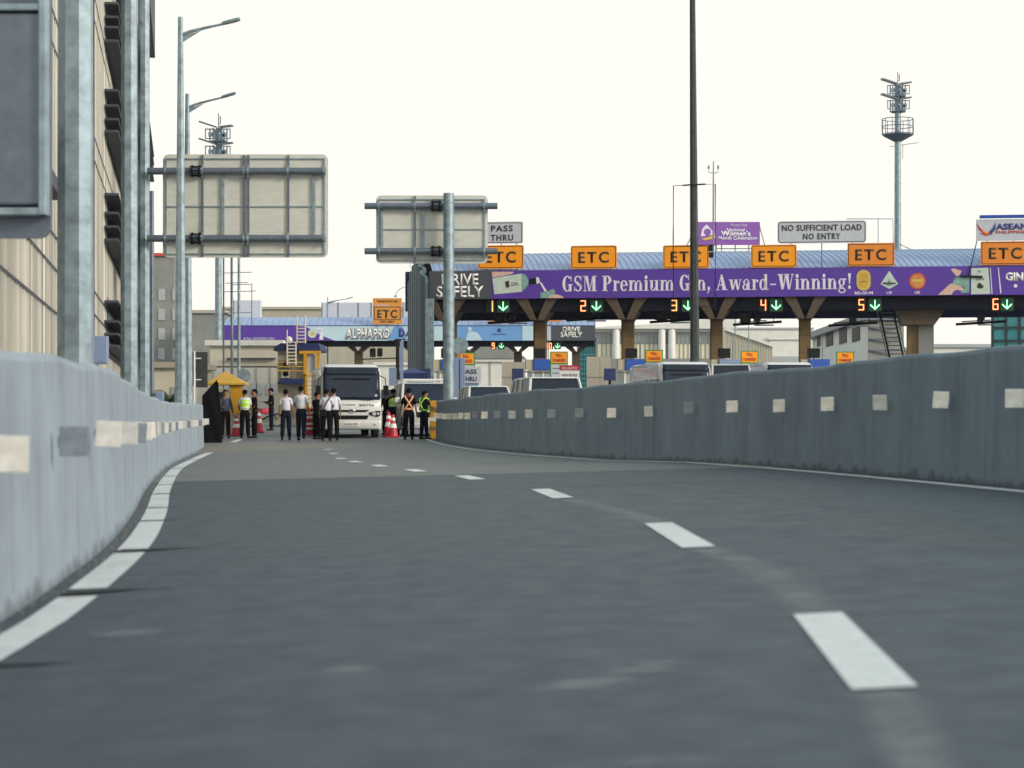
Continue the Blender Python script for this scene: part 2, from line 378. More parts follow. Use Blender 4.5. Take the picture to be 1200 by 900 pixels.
# ------------------------------------------------------------------ ground heights
def interp(tab, t):
    if t <= tab[0][0]: return tab[0][1]
    for (a, x), (b, y) in zip(tab, tab[1:]):
        if t <= b: return x + (y - x) * (t - a) / (b - a)
    return tab[-1][1]
def smooth_interp(tab, t):
    return sum(interp(tab, t + d) * w for d, w in ((-2.4, .1), (-1.2, .2), (0, .4), (1.2, .2), (2.4, .1)))
GZ = [(66, 0), (74, .07), (80, .17), (88, .31), (100, .52), (110, .6)]
def gz(Y): return smooth_interp(GZ, Y)
LB = [(-20, -1.5), (0, -2.2), (5, -2.33), (10.65, -2.52), (12.8, -2.66), (16.3, -3.05), (22, -3.88), (27.7, -4.78), (35, -5.85), (44.2, -7.14), (54, -8.2), (63, -9.1), (75, -9.9)]
RB = [(-20, 8.1), (0, 6.6), (10, 5.75), (19.85, 4.76), (25, 4.25), (28.4, 3.85), (32.1, 3.2), (35.9, 2.4), (39.7, 1.55), (44.4, .55), (53, -.72), (63, -1.72), (73, -2.63), (76, -2.85)]
def XL(Y): return smooth_interp(LB, Y)
def XR(Y): return smooth_interp(RB, Y)
def zl(Y): return interp([(0, -.46), (10.65, -.354), (12.8, -.30), (16.3, -.28), (45, -.28), (62, -.18), (73, .0)], Y)
def zr(Y): return interp([(20, .035), (33, .03), (38, -.025), (62, -.02), (72, .02), (74, .05)], Y)
def zroad(X, Y):
    t = (X - XL(Y)) / (XR(Y) - XL(Y))
    z = zl(Y) + (zr(Y) - zl(Y)) * max(-.1, min(1.1, t))
    k = max(0, min(1, (Y - 64) / 9)); return z * (1 - k) + gz(Y) * k

# ------------------------------------------------------------------ ground, road, markings
def sheet(name, m, rows):
    mb = MB(); n = len(rows[0])
    for r in rows: mb.v += r
    for k in range(len(rows) - 1):
        for i in range(n - 1):
            a = k * n + i; mb.f.append((a, a + 1, a + n + 1, a + n)); mb.m.append(0)
    o = mb.build(name, m, fix=False, smooth=True); return struct(o)
def ground_z(Y): return interp([(50, -.40), (64, -.05), (66, -.03)], Y) if Y < 66 else gz(Y) - .03
ys = [-300, -60, -20, 0, 20, 40, 50, 57, 64] + [66 + 3 * i for i in range(16)] + [150, 300, 700, 1500, 4000]
sheet('ground', 'ground', [[(x, y, ground_z(y)) for x in (-3000, -400, -60, 0, 60, 400, 3000)] for y in ys])
# plaza pavement: behind the right barrier and beyond the end of the ramp
rows = []
for i in range(60):
    Y = 40 + i * 5.5
    x0 = XR(Y) + .12 if Y < 74 else -40
    rows.append([(x0 + (70 - x0) * j / 6, Y, gz(Y) - .004) for j in range(7)])
pl = [r for r in rows if r[0][1] < 74]; pl2 = [[(-40 + 110 * j / 6, Y, gz(Y) - .004) for j in range(7)] for Y in [74 + 3 * i for i in range(14)] + [130, 180, 260, 360]]
pl.append([(XR(74) + .12 + (70 - XR(74) - .12) * j / 6, 74, gz(74) - .004) for j in range(7)])
sheet('plaza_pavement', 'slab', pl); sheet('plaza_pavement', 'slab', pl2)
def road_sheet(name, m, Ys, first=0.0, last=0.0):
    rows = []
    for k, Y in enumerate(Ys):
        r = []
        for j in range(15):
            t = -.02 + 1.04 * j / 14
            yy = Y + (first if k == 0 else last if k == len(Ys) - 1 else 0) * (t - .5)
            x = XL(yy) + (XR(yy) - XL(yy)) * t
            r.append((x, yy, zroad(x, yy)))
        rows.append(r)
    return sheet(name, m, rows)
road_sheet('asphalt_road', 'asphalt', [-20 + i for i in range(0, 49)] + [31], 0, -3.6)
road_sheet('concrete_road', 'slab', [31.04] + [34 + i for i in range(0, 40)] + [74.01], -3.6, 0)

def strip(Xc, Y0, Y1, w, dz=.004, step=.5):
    n = max(2, int((Y1 - Y0) / step)); pts = []
    mb = MB()
    for i in range(n + 1):
        Y = Y0 + (Y1 - Y0) * i / n; x = Xc(Y)
        s = (Xc(Y + .1) - Xc(Y - .1)) / .2; k = sqrt(1 + s * s)
        for sg in (-1, 1):
            xx = x + sg * w / 2 * k
            mb.v.append((xx, Y, zroad(xx, Y) + dz))
    for i in range(n): mb.f.append((2 * i, 2 * i + 1, 2 * i + 3, 2 * i + 2)); mb.m.append(0)
    return mb
# left edge line, cut by the slab joints
cuts = [4.9, 8.45, 11.7, 15.0, 19.6, 22.6, 27, 31, 36, 42, 50, 60]
Y0 = 1.0
edge = MB()
for c in cuts + [73]:
    b = strip(lambda Y: XL(Y) + .22 + max(0, (Y - 40)) * .008, Y0, c, .22)
    o = len(edge.v); edge.v += b.v; edge.f += [tuple(o + i for i in f) for f in b.f]; edge.m += b.m
    Y0 = c + (.42 if c < 13 else .34 if c < 16 else .24)
struct(edge.build('edge_line', 'paint', fix=False))
struct(strip(lambda Y: XR(Y) - .30, -10, 73, .14).build('edge_line', 'paint', fix=False))
jm = MB()
for c in cuts:
    x = XL(c) + .1; pts = []
    L_ = random.uniform(.5, .95)
    for i in range(9):
        xx = x + L_ * i / 8; w = ((.36 if c < 16 else .18) * (1 - i / 8) ** 2 + .01) * random.uniform(.6, 1.3); yy = c + (.20 if c < 16 else .12) + random.uniform(-.03, .03) + .08 * i / 8
        pts.append((xx, yy, w))
    for a, b in zip(pts, pts[1:]):
        jm.quad([(a[0], a[1] - a[2] / 2, zroad(a[0], a[1]) + .0075), (b[0], b[1] - b[2] / 2, zroad(b[0], b[1]) + .0075), (b[0], b[1] + b[2] / 2, zroad(b[0], b[1]) + .0075), (a[0], a[1] + a[2] / 2, zroad(a[0], a[1]) + .0075)])
for Yj, sk in ((24.5, -1.5), (31.02, -3.6), (37, 3), (44, 3), (51, 3), (58, 3), (66, 3)):
    for i in range(14):
        a = -.0 + i / 14; b = (i + 1) / 14
        q = []
        for t, s in ((a, -1), (b, -1), (b, 1), (a, 1)):
            yy = Yj + sk * (t - .5) + s * .02; xx = XL(yy) + (XR(yy) - XL(yy)) * t; q.append((xx, yy, zroad(xx, yy) + .0065))
        jm.quad(q)
struct(jm.build('road_joint', 'rubber', fix=False))
# lane dashes at the places seen in the photo
def lane_c(Y): return XL(Y) + (XR(Y) - XL(Y)) * interp([(6, .395), (10, .43), (14, .475), (20, .50), (26, .525), (32, .54), (80, .56)], Y)
dash = []
def yw(py, xpx, d0=6.0):
    Y = d0
    for _ in range(40):
        X = (xpx - 600) / F * Y; Y = F * (CZ - zroad(X, Y)) / (py - HZ)
    return X, Y
DP = [((1037, 808), (958, 720)), ((819, 642), (771, 613.5)), ((660, 584), (633, 573.5)), ((560, 562.2), (541, 557.6)), ((494, 553), (480, 550.2)), ((449, 547), (440, 545)), ((420, 542), (412, 540.4)), ((402, 538), (397, 536.8)), ((393, 532), (389, 531)), ((386, 527), (383, 526.3))]
dm = MB(); mids = []
for (a, b) in DP:
    X0, Ya = yw(a[1], a[0]); X1, Yb = yw(b[1], b[0])
    dx, dy = X1 - X0, Yb - Ya; l = sqrt(dx * dx + dy * dy); nx, ny = -dy / l, dx / l; w = .105
    mids.append(((X0, Ya), (X1, Yb)))
    for k in range(6):
        q = []
        for t, s in ((k / 6, 1), (k / 6, -1), ((k + 1) / 6, -1), ((k + 1) / 6, 1)):
            x = X0 + dx * t - s * w; y = Ya + dy * t
            q.append((x, y, zroad(x, y) + .006))
        dm.quad(q)
struct(dm.build('lane_line', 'paint', fix=False))
# rubbed-out traces of an older line between the dashes
fm = bpy.data.materials.new('worn_paint_trace'); fm.use_nodes = True
nt = fm.node_tree; b = nt.nodes['Principled BSDF']; b.inputs['Base Color'].default_value = (.34, .375, .39, 1); b.inputs['Roughness'].default_value = .8
tc = nt.nodes.new('ShaderNodeTexCoord'); nz = nt.nodes.new('ShaderNodeTexNoise'); nz.inputs['Scale'].default_value = 3.5; nz.inputs['Detail'].default_value = 8; nz.inputs['Roughness'].default_value = .75
sx = nt.nodes.new('ShaderNodeSeparateXYZ'); nt.links.new(tc.outputs['UV'], sx.inputs[0]); nt.links.new(tc.outputs['Object'], nz.inputs['Vector'])
def mth(op, a, c):
    x = nt.nodes.new('ShaderNodeMath'); x.operation = op; x.use_clamp = True
    for i, v in ((0, a), (1, c)):
        if isinstance(v, (int, float)): x.inputs[i].default_value = v
        else: nt.links.new(v, x.inputs[i])
    return x.outputs[0]
ab = nt.nodes.new('ShaderNodeMath'); ab.operation = 'PINGPONG'; nt.links.new(sx.outputs['X'], ab.inputs[0]); ab.inputs[1].default_value = .5
pr = mth('MULTIPLY', ab.outputs[0], 3.0)
al = mth('MULTIPLY', pr, mth('MULTIPLY', mth('SUBTRACT', nz.outputs['Fac'], .33), 2.0))
al = mth('MULTIPLY', al, .6)
nt.links.new(al, b.inputs['Alpha'])
dkm = fm.copy(); dkm.name = 'tyre_mark'; dkm.node_tree.nodes['Principled BSDF'].inputs['Base Color'].default_value = (.062, .058, .05, 1)
def trace(pts, w, m=None, dz=0.0, nm='worn_paint'):
    me = MB(); uvs = []
    for (xa, ya), (xb, yb) in zip(pts, pts[1:]):
        q = []
        for x, y, s in ((xa, ya, -1), (xa, ya, 1), (xb, yb, 1), (xb, yb, -1)):
            q.append((x + s * w / 2, y, zroad(x + s * w / 2, y) + .003 + dz)); uvs.append((.5 + s * .5, y))
        me.quad(q)
    o = me.build(nm, m or fm, fix=False); ul = o.data.uv_layers.new(name='UVMap')
    for i, u in enumerate(uvs): ul.data[i].uv = u
    return struct(o)
def ip(px, py): X, Y = yw(py, px); return (X, Y)
trace([ip(1115, 960), ip(1100, 930), ip(1085, 900), ip(1065, 860), ip(1048, 835), ip(1034, 812)], .26)
trace([ip(960, 722), ip(935, 695), ip(905, 675), ip(875, 660), ip(848, 650), ip(826, 643)], .30)
trace([ip(765, 612), ip(740, 603), ip(700, 593), ip(668, 586)], .3)
for cx, cy, L_, w in ((690, 800, .16, .36), (672, 806, .12, .30), (745, 786, .14, .34), (770, 778, .10, .2), (780, 893, .14, .3), (150, 742, .25, .4), (410, 785, .2, .25)):
    X, Y = yw(cy, cx); trace([(X - .0, Y - L_ / 2), (X, Y), (X, Y + L_ / 2)], w)

dkm.node_tree.nodes['Math.003' if False else 'Principled BSDF'].inputs['Base Color'].default_value = (.026, .022, .017, 1)
# loose grit along the foot of the barriers
random.seed(5); gm = MB()
for k in range(1500):
    Y = 4 + 40 * random.random() ** 1.5
    sd_ = random.random() < .75
    x = (XL(Y) + abs(random.gauss(0, .05)) + .01) if sd_ else (XR(max(Y, 14)) - abs(random.gauss(0, .06)) - .02); Yy = Y if sd_ else max(Y, 14) + random.random()
    if not sd_: x = XR(Yy) - abs(random.gauss(0, .06)) - .02
    r_ = random.uniform(.003, .013); z_ = zroad(x, Yy)
    vs = [(x + r_ * random.uniform(.6, 1.2) * cos(a), Yy + r_ * random.uniform(.6, 1.2) * sin(a), z_) for a in (0, 1.6, 3.1, 4.7)]
    o_ = len(gm.v); gm.v += vs + [(x, Yy, z_ + r_ * random.uniform(.5, 1.1))]
    for i in range(4): gm.f.append((o_ + i, o_ + (i + 1) % 4, o_ + 4)); gm.m.append(0)
go = gm.build('grit', 'ground', None, fix=False); go['kind'] = 'stuff'
# ------------------------------------------------------------------ barriers
def barrier(Xc, zf, Ya, Yb, side, mname, label, plates, joints=5.0):
    """side -1: left barrier (its wall lies to the left of the base line)"""
    root = thing('concrete_barrier', label, 'barrier', (0, 0, 0))
    st = []; Y = Ya
    while Y < Yb: st.append(Y); Y += .5
    st.append(Yb)
    # arc length and joints
    S_, acc = [], 0
    fin = []
    nj = joints * .6
    px, py = Xc(Ya), Ya
    dist = 0; last = Ya
    for Y in st[1:]:
        dist += sqrt((Xc(Y) - Xc(last)) ** 2 + (Y - last) ** 2)
        if dist >= nj and Y < Yb - 1:
            fin += [(Y - .02, 0), (Y - .008, 1), (Y + .008, 1), (Y + .02, 0)]; nj += joints
        else: fin.append((Y, 0))
        last = Y
    fin = [(Ya, 0)] + fin
    H = 1.35
    base = [(0, 0), (-.012, .10), (-.04, H - .05), (-.055, H - .015), (-.085, H), (-.20, H), (-.225, H - .02), (-.24, H - .06), (-.28, 0)]
    mb = MB(); rings = []; us = []; acc = 0; pp = None
    for Y, j in fin:
        x = Xc(Y); s = (Xc(Y + .2) - Xc(Y - .2)) / .4; nx, ny = 1 / sqrt(1 + s * s), -s / sqrt(1 + s * s)
        if side > 0: nx, ny = -nx, -ny
        if pp: acc += sqrt((x - pp[0]) ** 2 + (Y - pp[1]) ** 2)
        pp = (x, Y); us.append(acc); r = []
        hw = .012 * sin(acc * .9) + .008 * sin(acc * 2.3 + 1)
        for o, z in base:
            oo = o - (.02 if j and o > -.1 else 0); zz = (zf(Y) - .05 if z == 0 else zf(Y) + z + (hw if z > 1 else 0) - (.02 if j and z > 1.2 else 0))
            r.append((x + nx * oo, Y + ny * oo, zz))
        rings.append(r)
    mb.ring_loft(rings)
    o = mb.build('wall', mname, root)
    ul = o.data.uv_layers.new(name='UVMap'); n = len(base)
    vs = {i: (us[i // n], base[i % n][1] + (0 if base[i % n][0] > -.1 else .2 * (i % n))) for i in range(len(mb.v))}
    for l in o.data.loops: ul.data[l.index].uv = vs[l.vertex_index]
    # square reflective plates on bent brackets
    for k, Y in enumerate(plates):
        x = Xc(Y); z = zf(Y) + .84; sgn = 1 if side < 0 else -1
        off = .035
        yaw = random.uniform(-.15, .15) if side > 0 else random.uniform(-.35, .25)
        if side > 0: yaw -= .5
        rt = bpy.data.objects.new('reflector_plate', None)
        p = MB(); w = .175
        d = random.uniform(-.012, .012)
        p.box(-w / 2, -.006, -w / 2, w / 2, 0, w / 2)
        me = p.build('reflector_plate', 'retro' if (side < 0 and k % 3 != 1) or (side > 0 and k not in (6, 9, 10, 13, 15)) else 'retrod', root, bevel=.003)
        bpy.data.objects.remove(rt)
        me.location = (x + sgn * (off + w / 2 * abs(cos(yaw)) * .9), Y - .03, z + d)
        me.rotation_euler = (random.uniform(-.12, .12), random.uniform(-.05, .05), yaw)
        br = MB(); br.box(-w / 2 - .01, 0.002, -.03, w / 2 * .6, .008, .03)
        if sgn < 0: br.v = [(-a, b_, c) for a, b_, c in br.v]
        br.build('bracket', 'galv', me)
    return root
pr_ = []
Y = 19.8
while Y < 72: pr_.append(Y); Y += 2.3
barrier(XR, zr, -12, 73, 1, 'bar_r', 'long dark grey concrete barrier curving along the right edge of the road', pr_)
pl_ = []; Y = 10.25
while Y < 62: pl_.append(Y); Y += 2.15
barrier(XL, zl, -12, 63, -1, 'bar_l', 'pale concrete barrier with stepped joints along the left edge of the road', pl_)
# ------------------------------------------------------------------ people
def skin_mesh(verts, edges, radii, sub=1):
    me = bpy.data.meshes.new('tmp'); me.from_pydata(verts, edges, []); o = bpy.data.objects.new('tmp', me); COL.objects.link(o)
    md = o.modifiers.new('skin', 'SKIN'); md.use_smooth_shade = True
    for i, r in enumerate(radii):
        sv = me.skin_vertices[0].data[i]; sv.radius = r if isinstance(r, tuple) else (r, r); sv.use_root = (i == 0)
    if sub: sm = o.modifiers.new('sub', 'SUBSURF'); sm.levels = sub; sm.render_levels = sub
    dg = bpy.context.evaluated_depsgraph_get(); out = bpy.data.meshes.new_from_object(o.evaluated_get(dg))
    bpy.data.objects.remove(o); bpy.data.meshes.remove(me)
    out.polygons.foreach_set('use_smooth', [True] * len(out.polygons)); return out
def put(name, me, m, parent):
    me.name = name; me.materials.clear(); me.materials.append(M[m]); o = bpy.data.objects.new(name, me); COL.objects.link(o); o.parent = parent; return o

def person(label, X, Y, face, h=1.72, top='shirt', legs='navyc', stride=0.0, arms=((.0, .12, .2), (.0, .12, .2)), vest=None, bag=False, lean=0.0, head=(0, 0), sleeve='short', z=None, cap=False, build=1.0, group=None):
    """face: yaw, 0 looks to -y (the camera), pi looks away. arms: (swing fwd, out, elbow bend) for the person's right(-x) and left(+x)"""
    root = thing('person', label, 'person', (X, Y, gz(Y) if z is None else z), face, group)
    root.scale = (h / 1.72 * build, h / 1.72, h / 1.72)
    W = 1.3
    hipz, kz, az = .90, .49, .085
    V, E, R = [], [], []
    def add(p, r, par=None):
        V.append(tuple(p)); R.append(r)
        if par is not None: E.append((par, len(V) - 1))
        return len(V) - 1
    legp = []
    for s, st in ((-1, stride), (1, -stride)):
        legp.append([(s * .085, 0, hipz), (s * .10, -st * .5 - .02 * abs(st), kz), (s * .115, -st * 1.0 + .05 * (st < 0) * abs(st) * 4, az + (.05 if st < 0 and abs(st) > .1 else 0))])
    def tors(t): return (0, -lean * t, 0)
    pel = (0, 0, .97); wai = (0, -lean * .1, 1.08); che = (0, -lean * .35 - .005, 1.27); nek = (0, -lean * .55, 1.42)
    sh = [(s * .165, -lean * .5, 1.385) for s in (-1, 1)]
    armp = []
    for s, a in zip((-1, 1), arms):
        S0 = Vector(sh[0 if s < 0 else 1]); sw, out, eb = a
        d = Vector((s * sin(out), -sin(sw) * cos(out), -cos(sw) * cos(out))); el = S0 + d * .28
        d2 = Vector((s * sin(out) * (1 - eb) - s * .35 * max(0, eb - .6), -sin(sw + eb) * cos(out), -cos(sw + eb) * cos(out))).normalized(); wr = el + d2 * .25; hd = wr + d2 * .08
        armp.append((S0, el, wr, hd, d2))
    # ---- body: one continuous skin
    p0 = add(pel, (.105, .09)); p1 = add(wai, (.095, .08), p0); p2 = add(che, (.11, .09), p1); p3 = add(nek, (.055, .05), p2)
    hx, hy = head
    p4 = add((hx * .2, nek[1] - .012 - hy * .3, 1.49), .052, p3)
    p5 = add((hx * .4, nek[1] - .022 - hy, 1.575), (.072, .090), p4)
    p6 = add((hx * .5, nek[1] - .018 - hy, 1.64), (.080, .101), p5); p7 = add((hx * .5, nek[1] - .01 - hy, 1.695), (.055, .07), p6)
    add((hx * .5, nek[1] - .018 - hy - .115, 1.60), (.012, .012), p5)     # nose
    for s in (-1, 1): add((hx * .5 + s * .088, nek[1] - hy + .005, 1.605), (.008, .018), p5)
    for k, lp in enumerate(legp):
        a = add(lp[0], .075, p0); b_ = add(lp[1], .05, a); c = add(lp[2], .035, b_)
    for k, (S0, el, wr, hd, d2) in enumerate(armp):
        a = add(S0 * 1.0, .045, p3); b_ = add(el, .036, a); c = add(wr, .024, b_); d_ = add(hd, (.034, .018), c)
        s = -1 if k == 0 else 1
        side = Vector((0, -1, 0)) if abs(d2.y) < .6 else Vector((s * -1, 0, 0))
        for q in range(4):
            f1 = hd + side * (.027 - .018 * q) + d2 * .045; ln = (.034, .042, .038, .028)[q]
            g1 = add(f1, .0085, d_); add(f1 + d2 * ln + Vector((-s * .012, 0, 0)), .007, g1)
        g1 = add(hd + side * .045 + d2 * .005, .010, d_); add(hd + side * .06 + d2 * .04, .008, g1)
    body = put('body', skin_mesh(V, E, R, 1), 'skin', root)
    # ---- trousers
    V, E, R = [], [], []
    p0 = add(pel, (.155, .115)); add((0, 0, 1.03), (.150, .108), p0)
    for lp in legp:
        a = add((lp[0][0], lp[0][1], lp[0][2] - .05), (.105, .108), p0); b_ = add(lp[1], (.082, .084), a)
        m_ = [(lp[1][i] * .5 + lp[2][i] * .5) for i in range(3)]; c = add(m_, (.076, .078), b_); add(lp[2], (.068, .072), c)
    put('trousers', skin_mesh(V, E, R, 1), legs, root)
    # ---- top
    V, E, R = [], [], []
    p0 = add((0, 0, .915), (.172, .135)); p1 = add(wai, (.160, .124), p0); p2 = add(che, (.178, .128), p1); p3 = add((0, nek[1], 1.40), (.105, .085), p2)
    p4 = add((0, nek[1], 1.455), (.062, .06), p3)
    for S0, el, wr, hd, d2 in armp:
        a = add(S0 * 1.0, (.068, .066), p3); b_ = add(S0 * .2 + el * .8, (.056, .056), a)
        if sleeve == 'long': c = add(el * .5 + wr * .5, (.046, .046), b_); add(wr, (.038, .038), c)
    tp = put('jacket' if top in ('blackc', 'navyc', 'greyc') and sleeve == 'long' else 'shirt', skin_mesh(V, E, R, 1), top, root)
    # collar and belt
    c = MB(); c.tube([(.0 + .062 * cos(t), nek[1] - .004 + .062 * sin(t), 1.455 + .012 * sin(t)) for t in [2 * pi * i / 12 for i in range(12)]], .014, 6); c.build('collar', top, tp, smooth=True)
    if top in ('shirt', 'shirtb'):
        b2 = MB(); b2.lathe([(.150, .975), (.152, .975), (.152, 1.01), (.150, 1.01)], n=18); b2.v = [(x * 1.0, y * .80, z_) for x, y, z_ in b2.v]; b2.build('belt', 'black', root, smooth=True)
    # shoes
    for lp in legp:
        x, y, zz = lp[2]; zz = max(0, zz - .085)
        s = MB(); s.ring_loft([[(x + w * cos(t) , y + oy, zz + hh * (.5 + .5 * sin(t))) for t in [2 * pi * i / 10 for i in range(10)]] for oy, w, hh in ((.075, .028, .06), (.06, .042, .085), (0, .046, .11), (-.07, .046, .07), (-.15, .048, .055), (-.19, .03, .035))])
        s.build('shoe', 'black', root, smooth=True)
    # hair
    hz = (hx * .5, nek[1] - .008 - hy + .012)
    hb = MB(); rings = []
    for q in range(7):
        t = q / 6 * pi * .5
        rings.append([(hz[0] + .096 * cos(t) * cos(u), hz[1] + .113 * cos(t) * sin(u) + .004, 1.632 + .095 * sin(t) - (.075 * max(0, sin(u)) - .0 * cos(u)) * (q == 0) + .01 * sin(5 * u)) for u in [2 * pi * i / 16 for i in range(16)]])
    hb.ring_loft(rings); hb.build('cap' if cap else 'hair', 'hair', root, smooth=True)
    if abs(face) < 1.8:
        for s in (-1, 1):
            e = MB(); e.lathe([(.001, -.008), (.008, -.005), (.010, 0), (.008, .005), (.001, .008)], (hz[0] + s * .032, hz[1] - .11, 1.617), 8); e.build('eye', 'black', root)
    def band(z0, z1, rx, ry, m, name, par):
        b_ = MB(); b_.lathe([(1, z0), (1.03, z0), (1.03, z1), (1, z1)], n=20); b_.v = [(x * rx, y * ry - lean * .3, z_) for x, y, z_ in b_.v]; return b_.build(name, m, par, smooth=True)
    if vest in ('green', 'jacket_green'):
        V, E, R = [], [], []
        p0 = add((0, 0, 1.04), (.195, .165)); p1 = add(wai, (.192, .162), p0); p2 = add(che, (.215, .172), p1); p3 = add((0, nek[1], 1.42), (.16, .125), p2)
        v = put('safety_vest', skin_mesh(V, E, R, 1), 'hivis', root)
        band(1.07, 1.12, .172, .145, 'tape', 'reflective_band', v); band(1.24, 1.28, .188, .152, 'tape', 'reflective_band', v)
    if vest in ('x_orange', 'x_green'):
        m = 'hivo' if vest == 'x_orange' else 'hivis'
        hs = MB()
        for sx_ in (-1, 1):
            for fy in (1, -1):
                pts = []
                for i in range(9):
                    t = i / 8; x = sx_ * (-.12 + .24 * t); z_ = 1.03 + .40 * t
                    yy = fy * (.150 * sqrt(max(.05, 1 - (x / .20) ** 2)) - .02 * max(0, t - .7) * 5 * .5) - lean * .3
                    pts.append((x, yy, z_))
                hs.tube(pts, [.026] * 9, 6)
            hs.tube([(sx_ * .12, .12, 1.42), (sx_ * .12, 0, 1.47), (sx_ * .12, -.12, 1.42)], .024, 6)
        v = hs.build('safety_harness_vest', m, root, smooth=True); band(1.0, 1.06, .155, .135, m, 'reflective_band', v)
    if bag:
        st = MB(); st.tube([(-.13, .06, 1.45), (-.08, .135, 1.36), (.02, .15, 1.2), (.12, .14, 1.02)], .018, 6); st.tube([(-.13, .06, 1.45), (-.1, -.1, 1.38), (.08, -.14, 1.15), (.17, -.05, 1.0)], .018, 6)
        bg = MB(); bg.box(-.02, .14, .80, .20, .24, 1.04); b_ = bg.build('shoulder_bag', 'black', root, bevel=.02); st.build('strap', 'black', b_, smooth=True)
    return root

pw = 'staff standing on the road by the toll plaza'
def pp(px, Y): return XP(px, Y), Y
person('man in a dark jacket facing the camera beside the yellow guard booth', *pp(264, 74.5), .3, 1.70, top='greyc', legs='blackc', sleeve='long', arms=((.3, .2, 1.2), (.1, .2, .3)), group=pw)
person('man seen from behind in a yellow green safety vest over a white shirt', *pp(287, 74.3), pi + .1, 1.70, top='shirt', legs='blackc', vest='green', stride=.06, arms=((.1, .15, .5), (.3, .2, .9)), group=pw)
person('man in black standing close to the right of the man in the green vest', *pp(298, 75.4), -1.2, 1.72, top='blackc', legs='blackc', sleeve='long', arms=((.3, .15, 1.0), (.2, .15, .8)), group=pw)
person('man in a black jacket standing alone farther back, looking at his hands', *pp(318, 88), -1.3, 1.74, top='blackc', legs='navyc', sleeve='long', arms=((.25, .1, 1.5), (.2, .1, 1.5)), head=(0, .03), group=pw)
person('man in white shirt seen from behind, left one of the two walking side by side', *pp(335, 71.6), pi, 1.70, top='shirt', legs='navyc', stride=.10, arms=((.1, .14, .3), (-.1, .14, .2)), group=pw)
person('taller man in white shirt walking away beside the other white shirt, right arm bent', *pp(353, 70.6), pi - .1, 1.80, top='shirt', legs='navyc', stride=-.14, arms=((-.1, .18, .4), (.3, .25, 1.0)), group=pw)
person('man in white shirt with black shoulder bag seen from behind in front of the bus', *pp(382.5, 70.2), pi, 1.70, top='shirt', legs='blackc', stride=.05, arms=((.5, .2, 1.0), (.1, .15, .3)), bag=True, group=pw)
person('man in white shirt half hidden behind the man with the shoulder bag', *pp(391, 71.0), pi + .15, 1.73, top='shirt', legs='blackc', stride=-.05, arms=((.1, .15, .3), (.2, .2, .5)), group=pw)
person('person in dark clothes standing at the left front corner of the bus', *pp(371.5, 73.0), pi - .6, 1.62, top='blackc', legs='blackc', sleeve='long', arms=((.3, .1, .9), (.3, .1, .9)), group=pw)
person('man in a yellow green vest standing behind the traffic cones beside the bus', *pp(461, 80), pi - .4, 1.72, top='blackc', legs='blackc', vest='green', arms=((.3, .3, .9), (.2, .2, .7)), group=pw)
person('person in dark clothes beside the bus, left of the man in the green vest', *pp(453, 80.6), -.4, 1.66, top='blackc', legs='blackc', sleeve='long', arms=((.2, .1, .7), (.2, .1, .7)), group=pw)
person('man in black with an orange crossed harness vest seen from behind by the white car', *pp(479, 72.6), pi + .1, 1.74, top='blackc', legs='blackc', vest='x_orange', stride=.07, arms=((.05, .18, .3), (.1, .22, .3)), build=1.08, group=pw)
person('man in navy with a lime crossed harness vest standing at the barrier end', *pp(497, 73.2), pi - .9, 1.66, top='navyc', legs='navyc', vest='x_green', stride=.04, arms=((.5, .15, 1.1), (.5, .15, 1.1)), head=(0, .03), group=pw)

# ------------------------------------------------------------------ vehicles
def wheel(parent, x, y, r=.36, w=.22):
    t = MB(); s = 1 if x > 0 else -1
    t.ring_loft([[(x + dx, y + rr * cos(a), r + rr * sin(a)) for a in [2 * pi * i / 24 for i in range(24)]] for dx, rr in ((-w / 2, r * .8), (-w / 2 + .03, r * .97), (-w / 2 + .06, r), (w / 2 - .06, r), (w / 2 - .03, r * .97), (w / 2, r * .8))])
    wh = t.build('wheel', 'rubber', parent, smooth=True)
    q = MB(); q.ring_loft([[(x + dx, y + rr * cos(a), r + rr * sin(a)) for a in [2 * pi * i / 20 for i in range(20)]] for dx, rr in ((s * (w / 2 - .02), r * .62), (s * (w / 2 + .006), r * .60), (s * (w / 2 - .03), r * .5), (s * (w / 2 - .03), r * .2), (s * (w / 2 + .015), r * .16))])
    q.build('rim', 'galv', wh, smooth=True)
def loft_body(secs, n=10):
    """secs: (y, half width, z0, z1, corner r) -> rounded box sections"""
    rings = []
    for y, hw, z0, z1, r in secs:
        rings.append([(px, y, pz) for px, pz in rrect(-hw, z0, hw, z1, r, 4)])
    return rings
